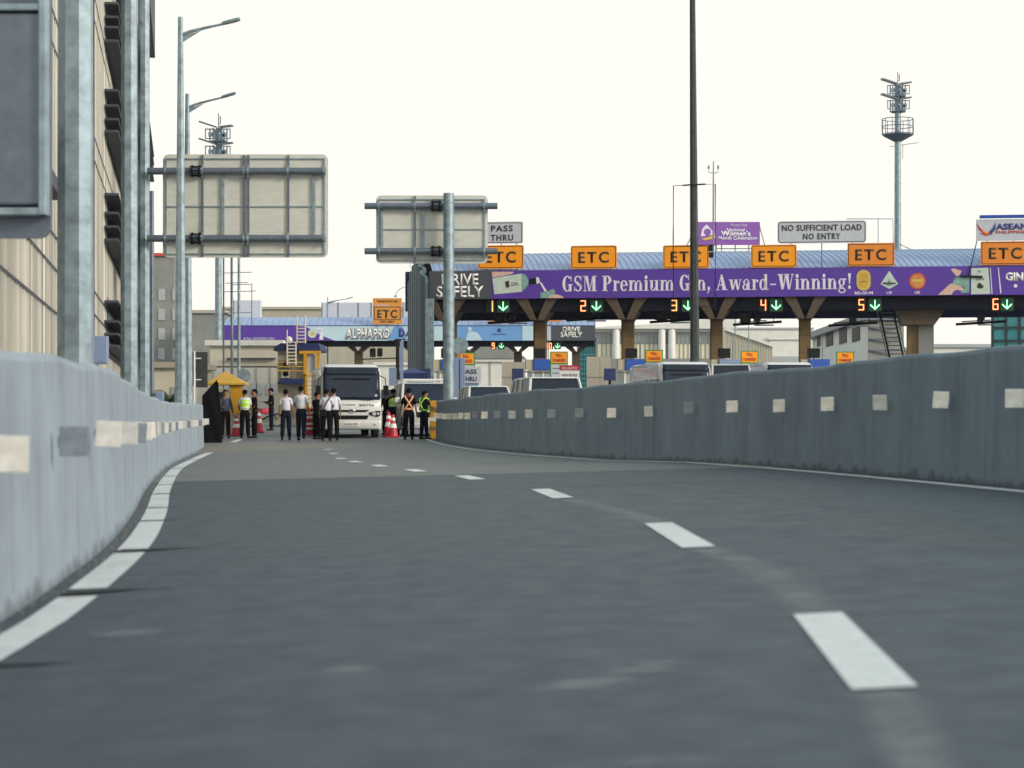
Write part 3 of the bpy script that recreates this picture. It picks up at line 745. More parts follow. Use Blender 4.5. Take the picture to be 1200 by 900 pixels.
def car(label, px, Y, rot, L_=4.4, W_=1.8, H_=1.7, hood=.95, belt=1.0, paint='car', rack=False, van=False, facing_cam=True, group=None, z=None):
    root = thing('parked_car' if not van else 'van', label, 'car' if not van else 'van', (XP(px, Y), Y, gz(Y) if z is None else z), rot, group)
    hw = W_ / 2; gr = .24
    b = MB()
    fy = 0; hood_l = .55 if van else L_ * .24
    b.ring_loft(loft_body([(fy, hw * .86, gr + .1, hood * .82, .12), (fy + .08, hw * .95, gr, hood * .9, .12), (fy + .4, hw, gr, hood * .97, .12), (fy + hood_l, hw, gr, belt, .1), (L_ * .7, hw, gr, belt, .1), (L_ - .12, hw * .98, gr + .05, belt, .1), (L_, hw * .93, gr + .12, belt - .05, .1)]))
    body = b.build('body', paint, root, smooth=True)
    # greenhouse: glass core with painted roof and pillars
    g = MB(); ins = .10
    y0 = fy + hood_l - .05; y1 = y0 + (.45 if van else .75); y2 = L_ - (.12 if van or H_ > 1.6 else .8); y3 = L_ - .04
    zr_ = H_ - .06
    def rct(y, hw_, z_): return [(-hw_, y, z_), (hw_, y, z_)]
    top = hw - .17
    g.v = [(-hw + .04, y0, belt - .02), (hw - .04, y0, belt - .02), (hw - .04, y3, belt - .02), (-hw + .04, y3, belt - .02), (-top, y1, zr_), (top, y1, zr_), (top, y2, zr_), (-top, y2, zr_)]
    g.f = [(0, 3, 2, 1), (4, 5, 6, 7), (0, 1, 5, 4), (1, 2, 6, 5), (2, 3, 7, 6), (3, 0, 4, 7)]; g.m = [0] * 6
    g.build('windows', 'glassc', root, bevel=.03)
    r = MB(); r.ring_loft([[(px_, y_, pz) for px_, pz in rrect(-top - .02 + e, zr_ - .01, top + .02 - e, H_ - e2, .028, 3)] for y_, e, e2 in ((y1 - .04, .06, .04), (y1 + .1, 0, .01), ((y1 + y2) / 2, 0, 0), (y2 - .1, 0, .01), (y2 + .03, .05, .04))])
    r.build('roof', paint, root, smooth=True)
    p = MB()
    for s in (-1, 1):
        for (ya, yb) in ((y0, y1), ((y0 + y3) / 2, (y1 + y2) / 2), (y3, y2)):
            p.tube([(s * (hw - .035), ya, belt - .02), (s * (top + .005), yb, zr_)], .045, 6)
        if L_ > 4: p.tube([(s * (hw - .03), y0 + (y3 - y0) * .78, belt - .02), (s * (top + .01), y1 + (y2 - y1) * .8, zr_)], .04, 6)
    p.build('pillars', paint, root, smooth=True)
    for s in (-1, 1):
        m = MB(); m.cbox((s * (hw + .10), y0 + .28, belt + .12), (.2, .1, .2)); mm = m.build('mirror', paint, root, bevel=.03)
        gl = MB(); gl.cbox((s * (hw + .10), y0 + .338, belt + .12), (.16, .012, .15)); gl.build('mirror_glass', 'glassc', mm)
        h = MB(); h.cbox((s * (hw - .24), fy + .03, hood * .74), (.34, .12, .15)); h.build('headlight', 'lamp', root, bevel=.03)
        for yy in (fy + .78, L_ - .85): wheel(root, s * (hw - .12), yy, .36 if H_ > 1.6 else .32)
        ar = MB()
        for yy in (fy + .78, L_ - .85):
            ar.prism_x([(yy + .43 * cos(a), .36 + .43 * sin(a)) for a in [pi * i / 12 for i in range(13)]], s * (hw - .2), s * (hw + .004))
        ar.build('wheel_arch', 'black', root)
    gg = MB(); gg.box(-hw * .5, fy - .012, hood * .62, hw * .5, fy + .05, hood * .8); gg.build('grille', 'black', root, bevel=.01)
    bp = MB(); bp.box(-hw * .82, fy - .03, gr + .06, hw * .82, fy + .1, gr + .24); bp.build('bumper', 'cars' if paint == 'car' else 'black', root, bevel=.03)
    npl = MB(); npl.box(-.22, fy - .045, .44, .22, fy - .03, .56); npl.build('number_plate', 'white', root)
    wp = MB(); wp.tube([(-.5, y0 - .0, belt + .01), (.05, y0 + .06, belt + .12)], .012, 5); wp.tube([(.1, y0 - .0, belt + .01), (.62, y0 + .06, belt + .12)], .012, 5); wp.build('wiper', 'black', root)
    if rack:
        k = MB(); zz = H_ + .10
        for s in (-1, 1): k.tube([(s * (top - .02), y1 + .1, zz), (s * (top - .02), y2 - .3, zz)], .03, 8)
        for yy in (y1 + .1, y1 + .6, y2 - .9, y2 - .3):
            k.tube([(-top, yy, zz), (top, yy, zz)], .03, 8)
            for s in (-1, 1): k.tube([(s * (top - .06), yy, H_ - .02), (s * (top - .06), yy, zz)], .02, 6)
        k.build('roof_rack', 'white', root, smooth=True)
    return root
HD = radians(8.6)
cg = 'cars waiting beyond the concrete barrier'
car('white pickup style car with a white roof rack beside the men at the barrier end', 504, 77.0, HD, 4.9, 1.9, 2.0, 1.12, 1.22, rack=True, group=cg)
car('small white car with rounded roof just over the barrier, left of the boxy white jeep', 580, 78, HD, 4.3, 1.75, 1.88, 1.0, 1.15, group=cg)
car('boxy white jeep with dark windscreen seen over the barrier under the middle booths', 656, 66, HD, 4.6, 1.85, 2.07, 1.15, 1.25, van=True, group=cg)
car('white van with blue tinted windscreen behind the dark mast in the toll lanes', 862, 101, HD, 5.2, 2.1, 2.9, 1.4, 1.7, van=True, group=cg)
car('silver white car partly hidden behind the bus and the man in the green vest', 462.5, 93, HD, 4.4, 1.8, 1.75, 1.05, 1.15, group=cg)

def minibus(label, px, Y, rot, W_=2.1, H_=2.62, L_=7.0, stripe=None, z=None, mirrors=True, letters=True, name='minibus'):
    root = thing(name, label, 'bus', (XP(px, Y), Y, gz(Y) if z is None else z), rot)
    hw = W_ / 2
    b = MB(); secs = []
    # front face profile: (y,hw,z0,z1,r)
    b.ring_loft(loft_body([(0.0, hw * .93, .42, 1.28, .16), (.05, hw * .97, .36, 1.34, .16), (.13, hw * .99, .32, 1.5, .14), (.30, hw, .3, H_ * .80, .16), (.42, hw, .3, H_ * .94, .22), (.62, hw, .3, H_ - .02, .26), (1.2, hw, .3, H_, .26), (L_ - .5, hw, .3, H_, .26), (L_ - .06, hw * .98, .34, H_ - .06, .24), (L_, hw * .94, .4, H_ - .2, .2)]))
    b.build('body', 'car', root, smooth=True)
    # raked windscreen with black header, following the front
    w = MB(); n = 12
    def fy(z_): return interp([(1.2, .0), (1.34, .045), (1.5, .125), (H_ * .80, .295), (H_ * .90, .385), (H_ * .97, .5), (H_, .6)], z_) - .045
    def wrap(x): return .035 * (abs(x) / hw) ** 4
    def panel(name, m, z0, z1, x0, x1, off=0.0, nx=14, nz=6, rnd=0):
        q = MB(); 
        for k in range(nz + 1):
            z_ = z0 + (z1 - z0) * k / nz
            for i in range(nx + 1):
                xx = x0 + (x1 - x0) * i / nx
                q.v.append((xx, fy(z_) - off + wrap(xx), z_))
        for k in range(nz):
            for i in range(nx):
                a = k * (nx + 1) + i; q.f.append((a, a + 1, a + nx + 2, a + nx + 1)); q.m.append(0)
        o = q.build(name, m, root, smooth=True, fix=False); sd = o.modifiers.new('t', 'SOLIDIFY'); sd.thickness = .02; return o
    ws = panel('windscreen', 'glassb', 1.36, H_ * .90, -hw * .95, hw * .95, .0)
    hd = panel('windscreen_header', 'glassc', H_ * .85, H_ * .955, -hw * .92, hw * .92, .012, nz=3)
    dv = MB(); dv.box(-hw * .62, fy(H_ * .79) - .03, H_ * .79, hw * .62, fy(H_ * .79) - .01, H_ * .805); dv.build('sun_visor_edge', 'black', hd)
    for s in (-1, 1):
        wpr = MB(); wpr.tube([(s * .55, fy(1.36) - .03, 1.33), (s * .05, fy(1.44) - .04, 1.44)], .014, 6); wpr.tube([(s * .55, fy(1.36) - .03, 1.33), (s * .80, fy(1.4) - .03, 1.37)], .012, 6); wpr.build('wiper', 'black', root)
        hl = MB(); hl.prism_y([(s * .58, .90), (s * .66, .80), (s * .90, .74), (s * 1.0, .80), (s * 1.0, .97), (s * .80, .95)], -.035, .09); h = hl.build('headlight', 'glassc', root, bevel=.02)
        bl = MB(); bl.disc_y((s * .78, .86), .07, -.05, .0); bl.disc_y((s * .92, .86), .05, -.05, .0); bl.build('lamp_lens', 'lamp', h)
        fl = MB(); fl.disc_y((s * .80, .47), .045, -.05, .04); fl.build('fog_lamp', 'lamp', root)
        for yy in (1.0, L_ - 1.6): wheel(root, s * (hw - .16), yy, .40, .26)
        # side windows
        for k in range(5):
            y0 = .75 + k * 1.18
            sw = MB(); sw.box(s * (hw - .03) if s > 0 else -hw - .008, y0, 1.32, hw + .008 if s > 0 else -hw + .03, y0 + 1.04, 2.15); sw.build('side_window', 'glassc', root, bevel=.03)
        if mirrors:
            mr = MB(); mr.tube([(s * (hw - .05), .25, 2.2), (s * (hw + .12), -.05, 2.1), (s * (hw + .14), -.05, 1.8)], .02, 6); mr.cbox((s * (hw + .14), -.05, 1.68), (.18, .12, .34)); mr.build('mirror', 'black', root, bevel=.02)
    g1 = MB(); g1.prism_y([(-.62, .99), (.62, .99), (.5, .92), (-.5, .92)], -.018, .02); g1.build('grille', 'black', root)
    g2 = MB(); g2.prism_y([(-.60, .80), (.60, .80), (.52, .66), (-.52, .66)], -.02, .03)
    g2.build('air_intake', 'black', root, bevel=.01)
    g3 = MB(); g3.prism_y([(-.78, .56), (.78, .56), (.64, .42), (-.64, .42)], -.03, .03); g3.build('lower_intake', 'black', root, bevel=.01)
    bl = MB(); bl.ring_loft(loft_body([(-.035, hw * .88, .34, .60, .05), (.02, hw * .99, .30, .62, .06), (.12, hw * 1.0, .30, .62, .06)])); bl.build('bumper', 'car', root, smooth=True)
    np_ = MB(); np_.box(-.24, -.06, .42, .24, -.035, .56); pl = np_.build('number_plate', 'white', root)
    if letters:
        TXT('NDK 2907', 0, .455, .07, .40, 'inkg', pl, y=-.066)
        TXT('SHUTTLE', .52, 1.12, .085, .52, 'black', root, y=-.008)
        TXT('Liesse', -.12, 1.15, .06, .45, 'inkg', root, y=-.008, shear=.3)
    em = MB()
    em.tube([(.10 * cos(t), -.03, .955 + .065 * sin(t)) for t in [2 * pi * i / 16 for i in range(17)]], .010, 6); em.tube([(.04 * cos(t), -.03, .965 + .055 * sin(t)) for t in [2 * pi * i / 12 for i in range(13)]], .009, 6)
    em.build('emblem', 'chrome', root, smooth=True)
    dw = MB(); dw.prism_x([(.35, 1.36), (.7, 1.36), (.7, 1.45)], -.5, .35); dw.build('dashboard', 'black', root)
    st = MB(); st.disc_y((hw * .82, 1.50), .05, fy(1.5) - .01, fy(1.5) - .002); st.build('round_sticker', 'tape', root)
    return root
minibus('white minibus with dark blue windscreen facing the camera among the people', 412.5, 75.0, radians(8.6))
minibus('white bus with a dark windscreen in the toll lanes left of the dark mast', 806, 96, HD, 2.3, 2.95, 7.5, letters=False, mirrors=False)
minibus('white bus at the far right toll lanes, only its roof above the barrier', 928, 104, HD, 2.4, 3.05, 8, letters=False, mirrors=False)

# ------------------------------------------------------------------ cones, crash drum, booth, black board
def cone(label, px, Y, h=.9, grp='traffic cones beside the bus', z=None):
    r = thing('traffic_cone', label, 'traffic cone', (XP(px, Y), Y, gz(Y) if z is None else z), 0, grp)
    b = MB(); b.cbox((0, 0, .025), (.46, .46, .05)); b.build('base', 'red', r, bevel=.01)
    c = MB(); c.lathe([(.19, .05), (.045, h), (.03, h)], n=18); c.build('cone', 'red', r, smooth=True)
    for f0, f1 in ((.42, .60), (.74, .86)):
        q = MB(); ra = lambda t: .19 - (.19 - .045) * ((t * h - .05) / (h - .05)) + .004
        q.lathe([(ra(f0), f0 * h), (ra(f1), f1 * h)], n=18); q.build('white_band', 'white', r, smooth=True)
    return r
cone('red and white cone nearest the bus headlight', 455.5, 76.5)
cone('red and white cone with a checkered top, right of the one at the bus', 460.5, 76.0, .82)
cone('red cone standing right behind the man in the green vest', 303, 84, .9, 'traffic cones near the guard booth')
cone('red cone near the guard booth, right behind the man in the dark jacket', 277, 78, .75, 'traffic cones near the guard booth')
r = thing('striped_traffic_drum', 'red and white striped plastic drum behind the two men in white shirts', 'traffic drum', (XP(364, 80), 80, gz(80)))
d = MB(); d.lathe([(.26, 0), (.26, .1), (.22, .12), (.24, .55), (.2, .57), (.2, .85), (.15, 1.0)], n=20); d.build('drum', 'red', r, smooth=True)
for z0 in (.2, .38, .62, .78):
    d = MB(); d.lathe([(.243 if z0 < .57 else .206, z0), (.243 if z0 < .57 else .206, z0 + .08)], n=20); d.build('white_band', 'white', r, smooth=True)
r = thing('crash_cushion', 'yellow crash cushion panel standing at the end of the dark barrier', 'crash cushion', (XP(508.5, 73.5), 73.3, gz(73.3)))
d = MB(); d.box(-.14, 0, 0, .14, .4, 1.32); d.build('panel', 'yellow', r, bevel=.03)
for z0 in (.3, .62, .94):
    d = MB(); d.box(-.145, -.008, z0, .145, 0, z0 + .13); d.build('brown_stripe' if z0 < .9 else 'pale_stripe', 'brown' if z0 != .62 else 'tape', r)
r = thing('motorcycle', 'parked motorcycle standing far behind the men near the guard booth', 'motorcycle', (XP(309, 96), 96, gz(96)), pi / 2 + .4)
for yy in (-.62, .62):
    w = MB(); w.tube([(0, yy + .28 * cos(t), .29 + .28 * sin(t)) for t in [2 * pi * i / 20 for i in range(21)]], .045, 6); w.build('wheel', 'rubber', r, smooth=True)
w = MB(); w.tube([(0, -.62, .3), (0, -.35, .75), (0, -.25, 1.0)], .03, 6); w.tube([(-.33, -.22, 1.05), (0, -.28, 1.0), (.33, -.22, 1.05)], .018, 6); w.tube([(0, -.35, .55), (0, 0, .35), (0, .62, .3)], .04, 6); w.build('frame', 'dark', r)
w = MB(); w.ring_loft(loft_body([(-.32, .10, .6, .85, .05), (-.1, .13, .55, .86, .05), (.15, .12, .6, .78, .05)])); w.build('fuel_tank', 'red', r, smooth=True)
w = MB(); w.ring_loft(loft_body([(.1, .12, .72, .8, .03), (.5, .13, .74, .84, .03), (.75, .09, .8, .88, .03)])); w.build('saddle', 'black', r, smooth=True)

# guard booth with pyramid roof
Yb = 82; g0 = gz(Yb)
r = thing('guard_booth', 'small guard booth with yellow pyramid roof behind the men on the left', 'booth', (XP(266, Yb), Yb, g0), .05)
b = MB(); b.box(-.55, 0, 0, .62, 1.3, 1.72); b.build('wall', 'wallb', r)
b = MB(); b.v = [(-.75, -.2, 1.95), (.72, -.2, 1.95), (.72, 1.5, 1.95), (-.75, 1.5, 1.95), (-.1, .6, 2.42), (-.75, -.2, 1.88), (.72, -.2, 1.88), (.72, 1.5, 1.88), (-.75, 1.5, 1.88)]
b.f = [(0, 1, 4), (1, 2, 4), (2, 3, 4), (3, 0, 4), (5, 8, 7, 6), (0, 5, 6, 1), (1, 6, 7, 2), (2, 7, 8, 3), (3, 8, 5, 0)]; b.m = [0] * 9; b.build('roof', 'yellowd', r)
b = MB(); b.box(.14, -.03, .75, .64, -.004, 1.86); b.build('side_panel', 'yellow', r, bevel=.01)
b = MB(); b.box(-.42, -.02, .95, .02, -.004, 1.6); b.build('window', 'glassc', r)
b = MB(); [b.box(x, -.03, 1.6, x + .06, .03, 1.9) for x in (-.55, .08, .56)]; b.build('post', 'wallb', r)
# black fabric covered board
Yk = 68.2
r = thing('black_fabric_screen', 'tall black fabric draped over a leaning board at the end of the pale barrier', 'screen', (XP(248, Yk), Yk, zroad(XP(248, Yk), Yk)), .12)
c = MB(); n = 14
out = lambda t: (interp([(0, -.36), (.55, -.32), (.68, -.42), (.75, -.30), (1, -.30)], t), interp([(0, .34), (.5, .30), (.95, .20), (1, .16)], t))
for sgn in (0, 1):
    for k in range(n + 1):
        t = k / n
        a, b_ = out(t)
        for i in range(9):
            x = a + (b_ - a) * i / 8; ztop = interp([(-.42, 1.42), (-.3, 1.5), (.2, 2.06), (.34, 2.0)], x)
            c.v.append((x, (-.07 if sgn == 0 else .07) + .03 * sin(x * 17 + k * .5) * (1 if sgn == 0 else .5) + .012 * sin(k * 1.9 + i), .02 + ztop * t))
for sgn in (0, 1):
    o_ = sgn * (n + 1) * 9
    for k in range(n):
        for i in range(8):
            a = o_ + k * 9 + i; c.f.append((a, a + 1, a + 10, a + 9)); c.m.append(0)
N_ = (n + 1) * 9
for k in range(n):
    for i in (0, 8):
        a = k * 9 + i; c.f.append((a, a + 9, a + 9 + N_, a + N_)); c.m.append(0)
for i in range(8):
    for k in (0, n):
        a = k * 9 + i; c.f.append((a, a + 1, a + 1 + N_, a + N_)); c.m.append(0)
c.build('fabric', 'blackc', r, smooth=True)
c = MB(); c.tube([(-.1, .12, 0), (-.1, .12, 1.5)], .02, 6); c.tube([(.2, .12, 0), (.2, .12, 1.95)], .02, 6); c.box(-.38, -.25, 0, -.30, .3, .04); c.box(.26, -.25, 0, .34, .3, .04); c.build('stand', 'dark', r)
EXPOSURE = 1.5
# ------------------------------------------------------------------ clad building along the left
A = radians(8.64)
r = thing('clad_building', 'tall building with cream ribbed cladding and dark sunshade blades along the left edge', 'building', (0, 0, -.4), A)
Xf = -2.47
b = MB(); b.box(Xf - 14, 16, 0, Xf, 131, 36); wl = b.build('wall', 'cream', r)
rb = MB(); y = 16.3
random.seed(3)
while y < 131:
    rb.box(Xf, y, 0.2, Xf + .045, y + .07, 35.5); y += random.choice((.28, .34, .42, .5)) 
rb.build('cladding_ribs', 'cream', wl)
jb = MB()
for z in (3.05, 3.85, 4.45, 7.9, 8.5, 11.6, 12.2, 15.6, 16.2, 19, 19.6): jb.box(Xf, 16, z + .0, Xf + .052, 131, z + .05)
jb.build('joint_strip', 'shade', wl)
for grp in ((3.25, 3.6, 3.97, 4.55), (6.37, 6.75, 7.15, 7.7), (9.55, 9.9, 10.3, 10.75), (12.2, 12.6, 12.9, 13.3), (15.6, 16.1, 16.6, 17.1)):
    w = MB(); w.box(Xf - .1, 66, grp[0] - .1, Xf + .052, 131, grp[-1] + .3); win = w.build('window_band', 'glass', r)
    for z in grp:
        s = MB(); s.box(Xf + .05, 63.6, z + .0, Xf + .46, 131, z + .07); s.build('sunshade_blade', 'shade', win)
s = MB(); s.box(Xf, 52.6, 0, Xf + .22, 53.1, 34); s.build('downpipe', 'dark', r)
s = MB(); s.box(Xf + .004, 60, 23.2, Xf + .5, 131.5, 36.5); s.build('roof_overhang', 'shade', r)
s = MB(); s.prism_y([(Xf, 4.1), (Xf + .75, 4.1), (Xf + .75, 4.3), (Xf, 4.5)], 21, 30); s.build('entrance_canopy', 'shade', r)
s = MB(); s.box(Xf, 16, 23.0, Xf + .2, 60, 23.35); s.build('ledge', 'shade', r)

# ------------------------------------------------------------------ galvanised posts and the signs they carry
def octpost(mb, x, y, z0, z1, d0, d1): mb.ring_loft([[(x + d / 2 * cos(pi / 8 + pi * i / 4), y + d / 2 * sin(pi / 8 + pi * i / 4), z) for i in range(8)] for z, d in ((z0, d0), (z1, d1))])
def steel_post(label, px, Y, ztop, d, plate=True, z=None, m='galv', d1=None, name='steel_post'):
    z0 = (-.3 if Y < 60 else 0) if z is None else z
    r = thing(name, label, 'post', (XP(px, Y), Y, z0))
    b = MB(); octpost(b, 0, 0, .0, ztop - z0, d, d1 or d * .9); b.build('shaft', m, r)
    b = MB(); b.cbox((0, 0, .02), (d * 1.7, d * 1.7, .04)); b.build('base_plate', m, r)
    return r
steel_post('thick galvanised octagonal post nearest the camera, behind the pale barrier', 88.5, 25, 9, .44)
steel_post('second galvanised post from the left, slimmer than the nearest one', 151.5, 52, 16, .43)
p3 = steel_post('third galvanised post, carrying the larger sign seen from behind', 168.5, 70, 17.5, .42)
steel_post('thin blue grey post just right of the three thick galvanised posts', 177.5, 90, 10.4, .24, m='galvd')
for (px, Y, w, h, ymid, lab) in ((112, 38, .40, .5, 410, 'blue grey cabinet on the pale barrier at the foot of the nearest post'), (186.5, 56, .20, .26, 465, 'small blue grey box on the pale barrier near the palm')):
    r = thing('junction_box', lab, 'box', (XP(px, Y), Y, ZP(ymid, Y) - h / 2))
    b = MB(); b.box(-w / 2, 0, 0, w / 2, .2, h); b.build('cabinet', 'greyblue', r, bevel=.01)
    b = MB(); b.box(-w / 2 + .03, -.012, .03, w / 2 - .03, 0, h - .03); b.build('door', 'greyblue', r)
    b = MB(); b.tube([(0, .1, -(ZP(ymid, Y) - h / 2) - .3), (0, .1, 0)], .03, 6); b.build('conduit', 'galvd', r)

def sign_back(label, Y, x0, x1, ztop, zbot, rails, verts_full, verts_thick, hline, rx0, rx1, clampx, postpx=None, posttop=None, postd=.4, zb=0.0, rr=.2):
    """cantilever sign seen from behind. pixel measures at distance Y"""
    px0 = postpx if postpx else x0
    X0 = XP(px0, Y)
    r = thing('road_sign', label, 'road sign', (X0, Y, zb))
    lx = lambda p: XP(p, Y) - X0; lz = lambda p: ZP(p, Y) - zb
    b = MB(); b.prism_y(rrect(lx(x0), lz(zbot), lx(x1), lz(ztop), rr), .30, .325); pn = b.build('panel', 'signback', r)
    b = MB(); b.prism_y(rrect(lx(x0) + .02, lz(zbot) + .02, lx(x1) - .02, lz(ztop) - .02, rr), .3255, .33); b.build('sign_face', 'white', pn)
    a0, a1, c0, c1 = lx(x0) + .10, lx(x1) - .10, lz(zbot) + .10, lz(ztop) - .13
    b = MB(); frame_y(b, a0, c0, a1, c1, .035, .25, .298); b.box(a0 + .035, .26, lz(hline) - .02, a1 - .035, .298, lz(hline) + .02)
    b.build('edge_frame', 'galv', r)
    for v in verts_full:
        b = MB(); b.box(lx(v) - .03, .235, lz(zbot) + .03, lx(v) + .03, .2975, lz(ztop) - .03); b.build('upright_rib', 'galvd', r)
    for v in verts_thick:
        b = MB(); b.box(lx(v) - .055, .22, lz(rails[1]), lx(v) + .055, .296, lz(rails[0])); b.build('thick_upright', 'galv', r, bevel=.01)
    for q in rails:
        b = MB(); b.tube([(lx(rx0), .13, lz(q)), (lx(rx1), .13, lz(q))], .115, 14); rl = b.build('rail', 'galvd', r, smooth=True)
        for v in list(verts_full) + [x0 + 4, x1 - 4]:
            c = MB(); c.tube([(lx(v) - .04, .13, lz(q)), (lx(v) + .04, .13, lz(q))], .135, 12); c.box(lx(v) - .02, .1, lz(q) - .2, lx(v) + .02, .28, lz(q) + .2); c.build('clamp', 'galv', rl)
        c = MB()
        for dx in (-.12, .12): c.tube([(lx(clampx) + dx - .03, .13, lz(q)), (lx(clampx) + dx + .03, .13, lz(q))], .20, 12)
        for k in range(6): c.tube([(lx(clampx) - .2, .13 + .165 * cos(k * pi / 3), lz(q) + .165 * sin(k * pi / 3)), (lx(clampx) + .2, .13 + .165 * cos(k * pi / 3), lz(q) + .165 * sin(k * pi / 3))], .018, 5)
        c.build('flange', 'dark', rl)
    if posttop is not None:
        b = MB(); b.tube([(0, -.14, 0), (0, -.14, lz(posttop))], [postd / 2, postd / 2 * .95], 16); b.build('post', 'galv', r, smooth=True)
        b = MB(); b.cbox((0, -.14, .02), (postd * 1.8, postd * 1.8, .04)); b.build('base_plate', 'galv', r)
    return r
sign_back('larger blank road sign seen from behind on two horizontal rails, left of centre', 69.5, 189, 383.5, 179.5, 301, (200, 279), (236, 285, 290, 337), (260, 367), 241, 172, 381, 229)
sign_back('smaller blank road sign seen from behind, on a round post beside the middle', 76, 440, 571.5, 228, 308, (241, 294), (486,), (447, 495), 268, 427, 583, 511, 526, 227, .40, 0.0, .18)

# near sign cabinet, top left
Y = 17.0
X0 = XP(-190, Y)
r = thing('sign_cabinet', 'grey blue framed sign cabinet hanging close to the camera at the top left corner', 'sign cabinet', (X0, Y, -.3))
lx = lambda p: XP(p, Y) - X0; lz = lambda p: ZP(p, Y) + .3
b = MB(); b.prism_y(rrect(lx(-170), lz(277), lx(54), lz(-120), .10), .18, .22); b.build('panel', 'galvd', r)
b = MB(); b.box(lx(-168), .03, lz(240), lx(47), .17, lz(14)); b.build('door', 'galvd', r, bevel=.02)
b = MB(); b.box(lx(-172), 0, lz(252), lx(52), .16, lz(243)); b.box(lx(-172), 0, lz(12), lx(52), .16, lz(4)); b.box(lx(45), -.01, lz(252), lx(54), .15, lz(-120)); b.build('frame', 'galv', r, bevel=.01)
b = MB(); octpost(b, 0, 0, 0, 5.2, .3, .28); b.build('post', 'galv', r)
b = MB(); b.tube([(0, .1, lz(200)), (lx(20), .1, lz(200))], .05, 8); b.tube([(0, .1, lz(60)), (lx(20), .1, lz(60))], .05, 8); b.build('arm', 'galv', r)

# ------------------------------------------------------------------ lamp posts
def lamp_post(label, px, Y, ytop, arm_dx, arm_z, d0=.34, d1=.14, z=None, head=.5, grp='street lamps along the left side', m='galv'):
    z0 = (-.28 if Y < 60 else gz(Y)) if z is None else z
    H = ZP(ytop, Y) - z0
    r = thing('street_lamp', label, 'street lamp', (XP(px, Y), Y, z0), 0, grp)
    b = MB(); octpost(b, 0, 0, 0, H, d0, d1); b.build('pole', m, r)
    b = MB(); b.cbox((0, 0, .02), (d0 * 1.7, d0 * 1.7, .04)); b.build('base_plate', m, r)
    s = 1 if arm_dx > 0 else -1; L_ = abs(arm_dx); za = H - .5
    b = MB(); b.tube([(s * (L_ - head) * t, 0, za + arm_z * (t ** .75) * .75) for t in (0, .2, .4, .6, .8, 1)], [.05, .047, .044, .04, .036, .033], 8); b.prism_y([(0, za - .22), (0, za - .03), (s * L_ * .33, za + arm_z * .30)], -.012, .012); ar = b.build('arm', m, r, smooth=False)
    zh = za + arm_z * .75
    b = MB(); b.v = []; 
    b.ring_loft([[(s * (L_ - head - .06 + tt), yy * w, zh + arm_z * .3 * (tt / head) + zz) for yy, zz in ((-1, 0), (-.7, .05), (.7, .05), (1, 0), (.8, -.035), (-.8, -.035))] for tt, w in ((0, .05), (.12, .12), (head - .1, .13), (head, .07))])
    b.build('lamp_head', 'galv', r, smooth=True)
    return r
lamp_post('tall octagonal street lamp in front, its arm reaching right at the top of the picture', 211.5, 58, 20, 1.68, .42, .36, .14)
lamp_post('second street lamp behind the front one, with lower arm pointing right', 219.5, 76, 110, 1.78, .5, .46, .14)
lamp_post('thin street lamp behind the larger sign, rightmost pole of the group', 280, 118, 250, .55, .1, .2, .14, head=.3)
lamp_post('thin street lamp second from the right behind the larger sign', 272, 132, 258, .6, .1, .17, .12, head=.3)
lamp_post('small far street lamp above the far toll canopy, arm pointing right', 384, 190, 348, 2.3, .45, .16, .1, grp='far street lamps')
r = thing('bracket_frame', 'light bracket frame on thin posts behind the larger sign', 'frame', (XP(264, 125), 125, .6))
b = MB(); lz = lambda p: ZP(p, 125) - .6
for x in (-.1, .35): b.tube([(x, 0, 0), (x, 0, lz(302))], .05, 6)
b.build('post', 'galvd', r)
b = MB()
for q, xa, xb in ((320, -.1, 1.55), (332, .0, 1.3), (334, .3, 1.6), (342, -.1, 1.8), (367, -.1, 1.5), (393, -.1, 1.1), (406, -.1, 1.6)): b.tube([(xa, 0, lz(q)), (xb, 0, lz(q) + .05)], .022, 5)
b.tube([(1.55, 0, lz(334)), (1.55, 0, lz(381))], .025, 5); b.build('crossbar', 'galvd', r)

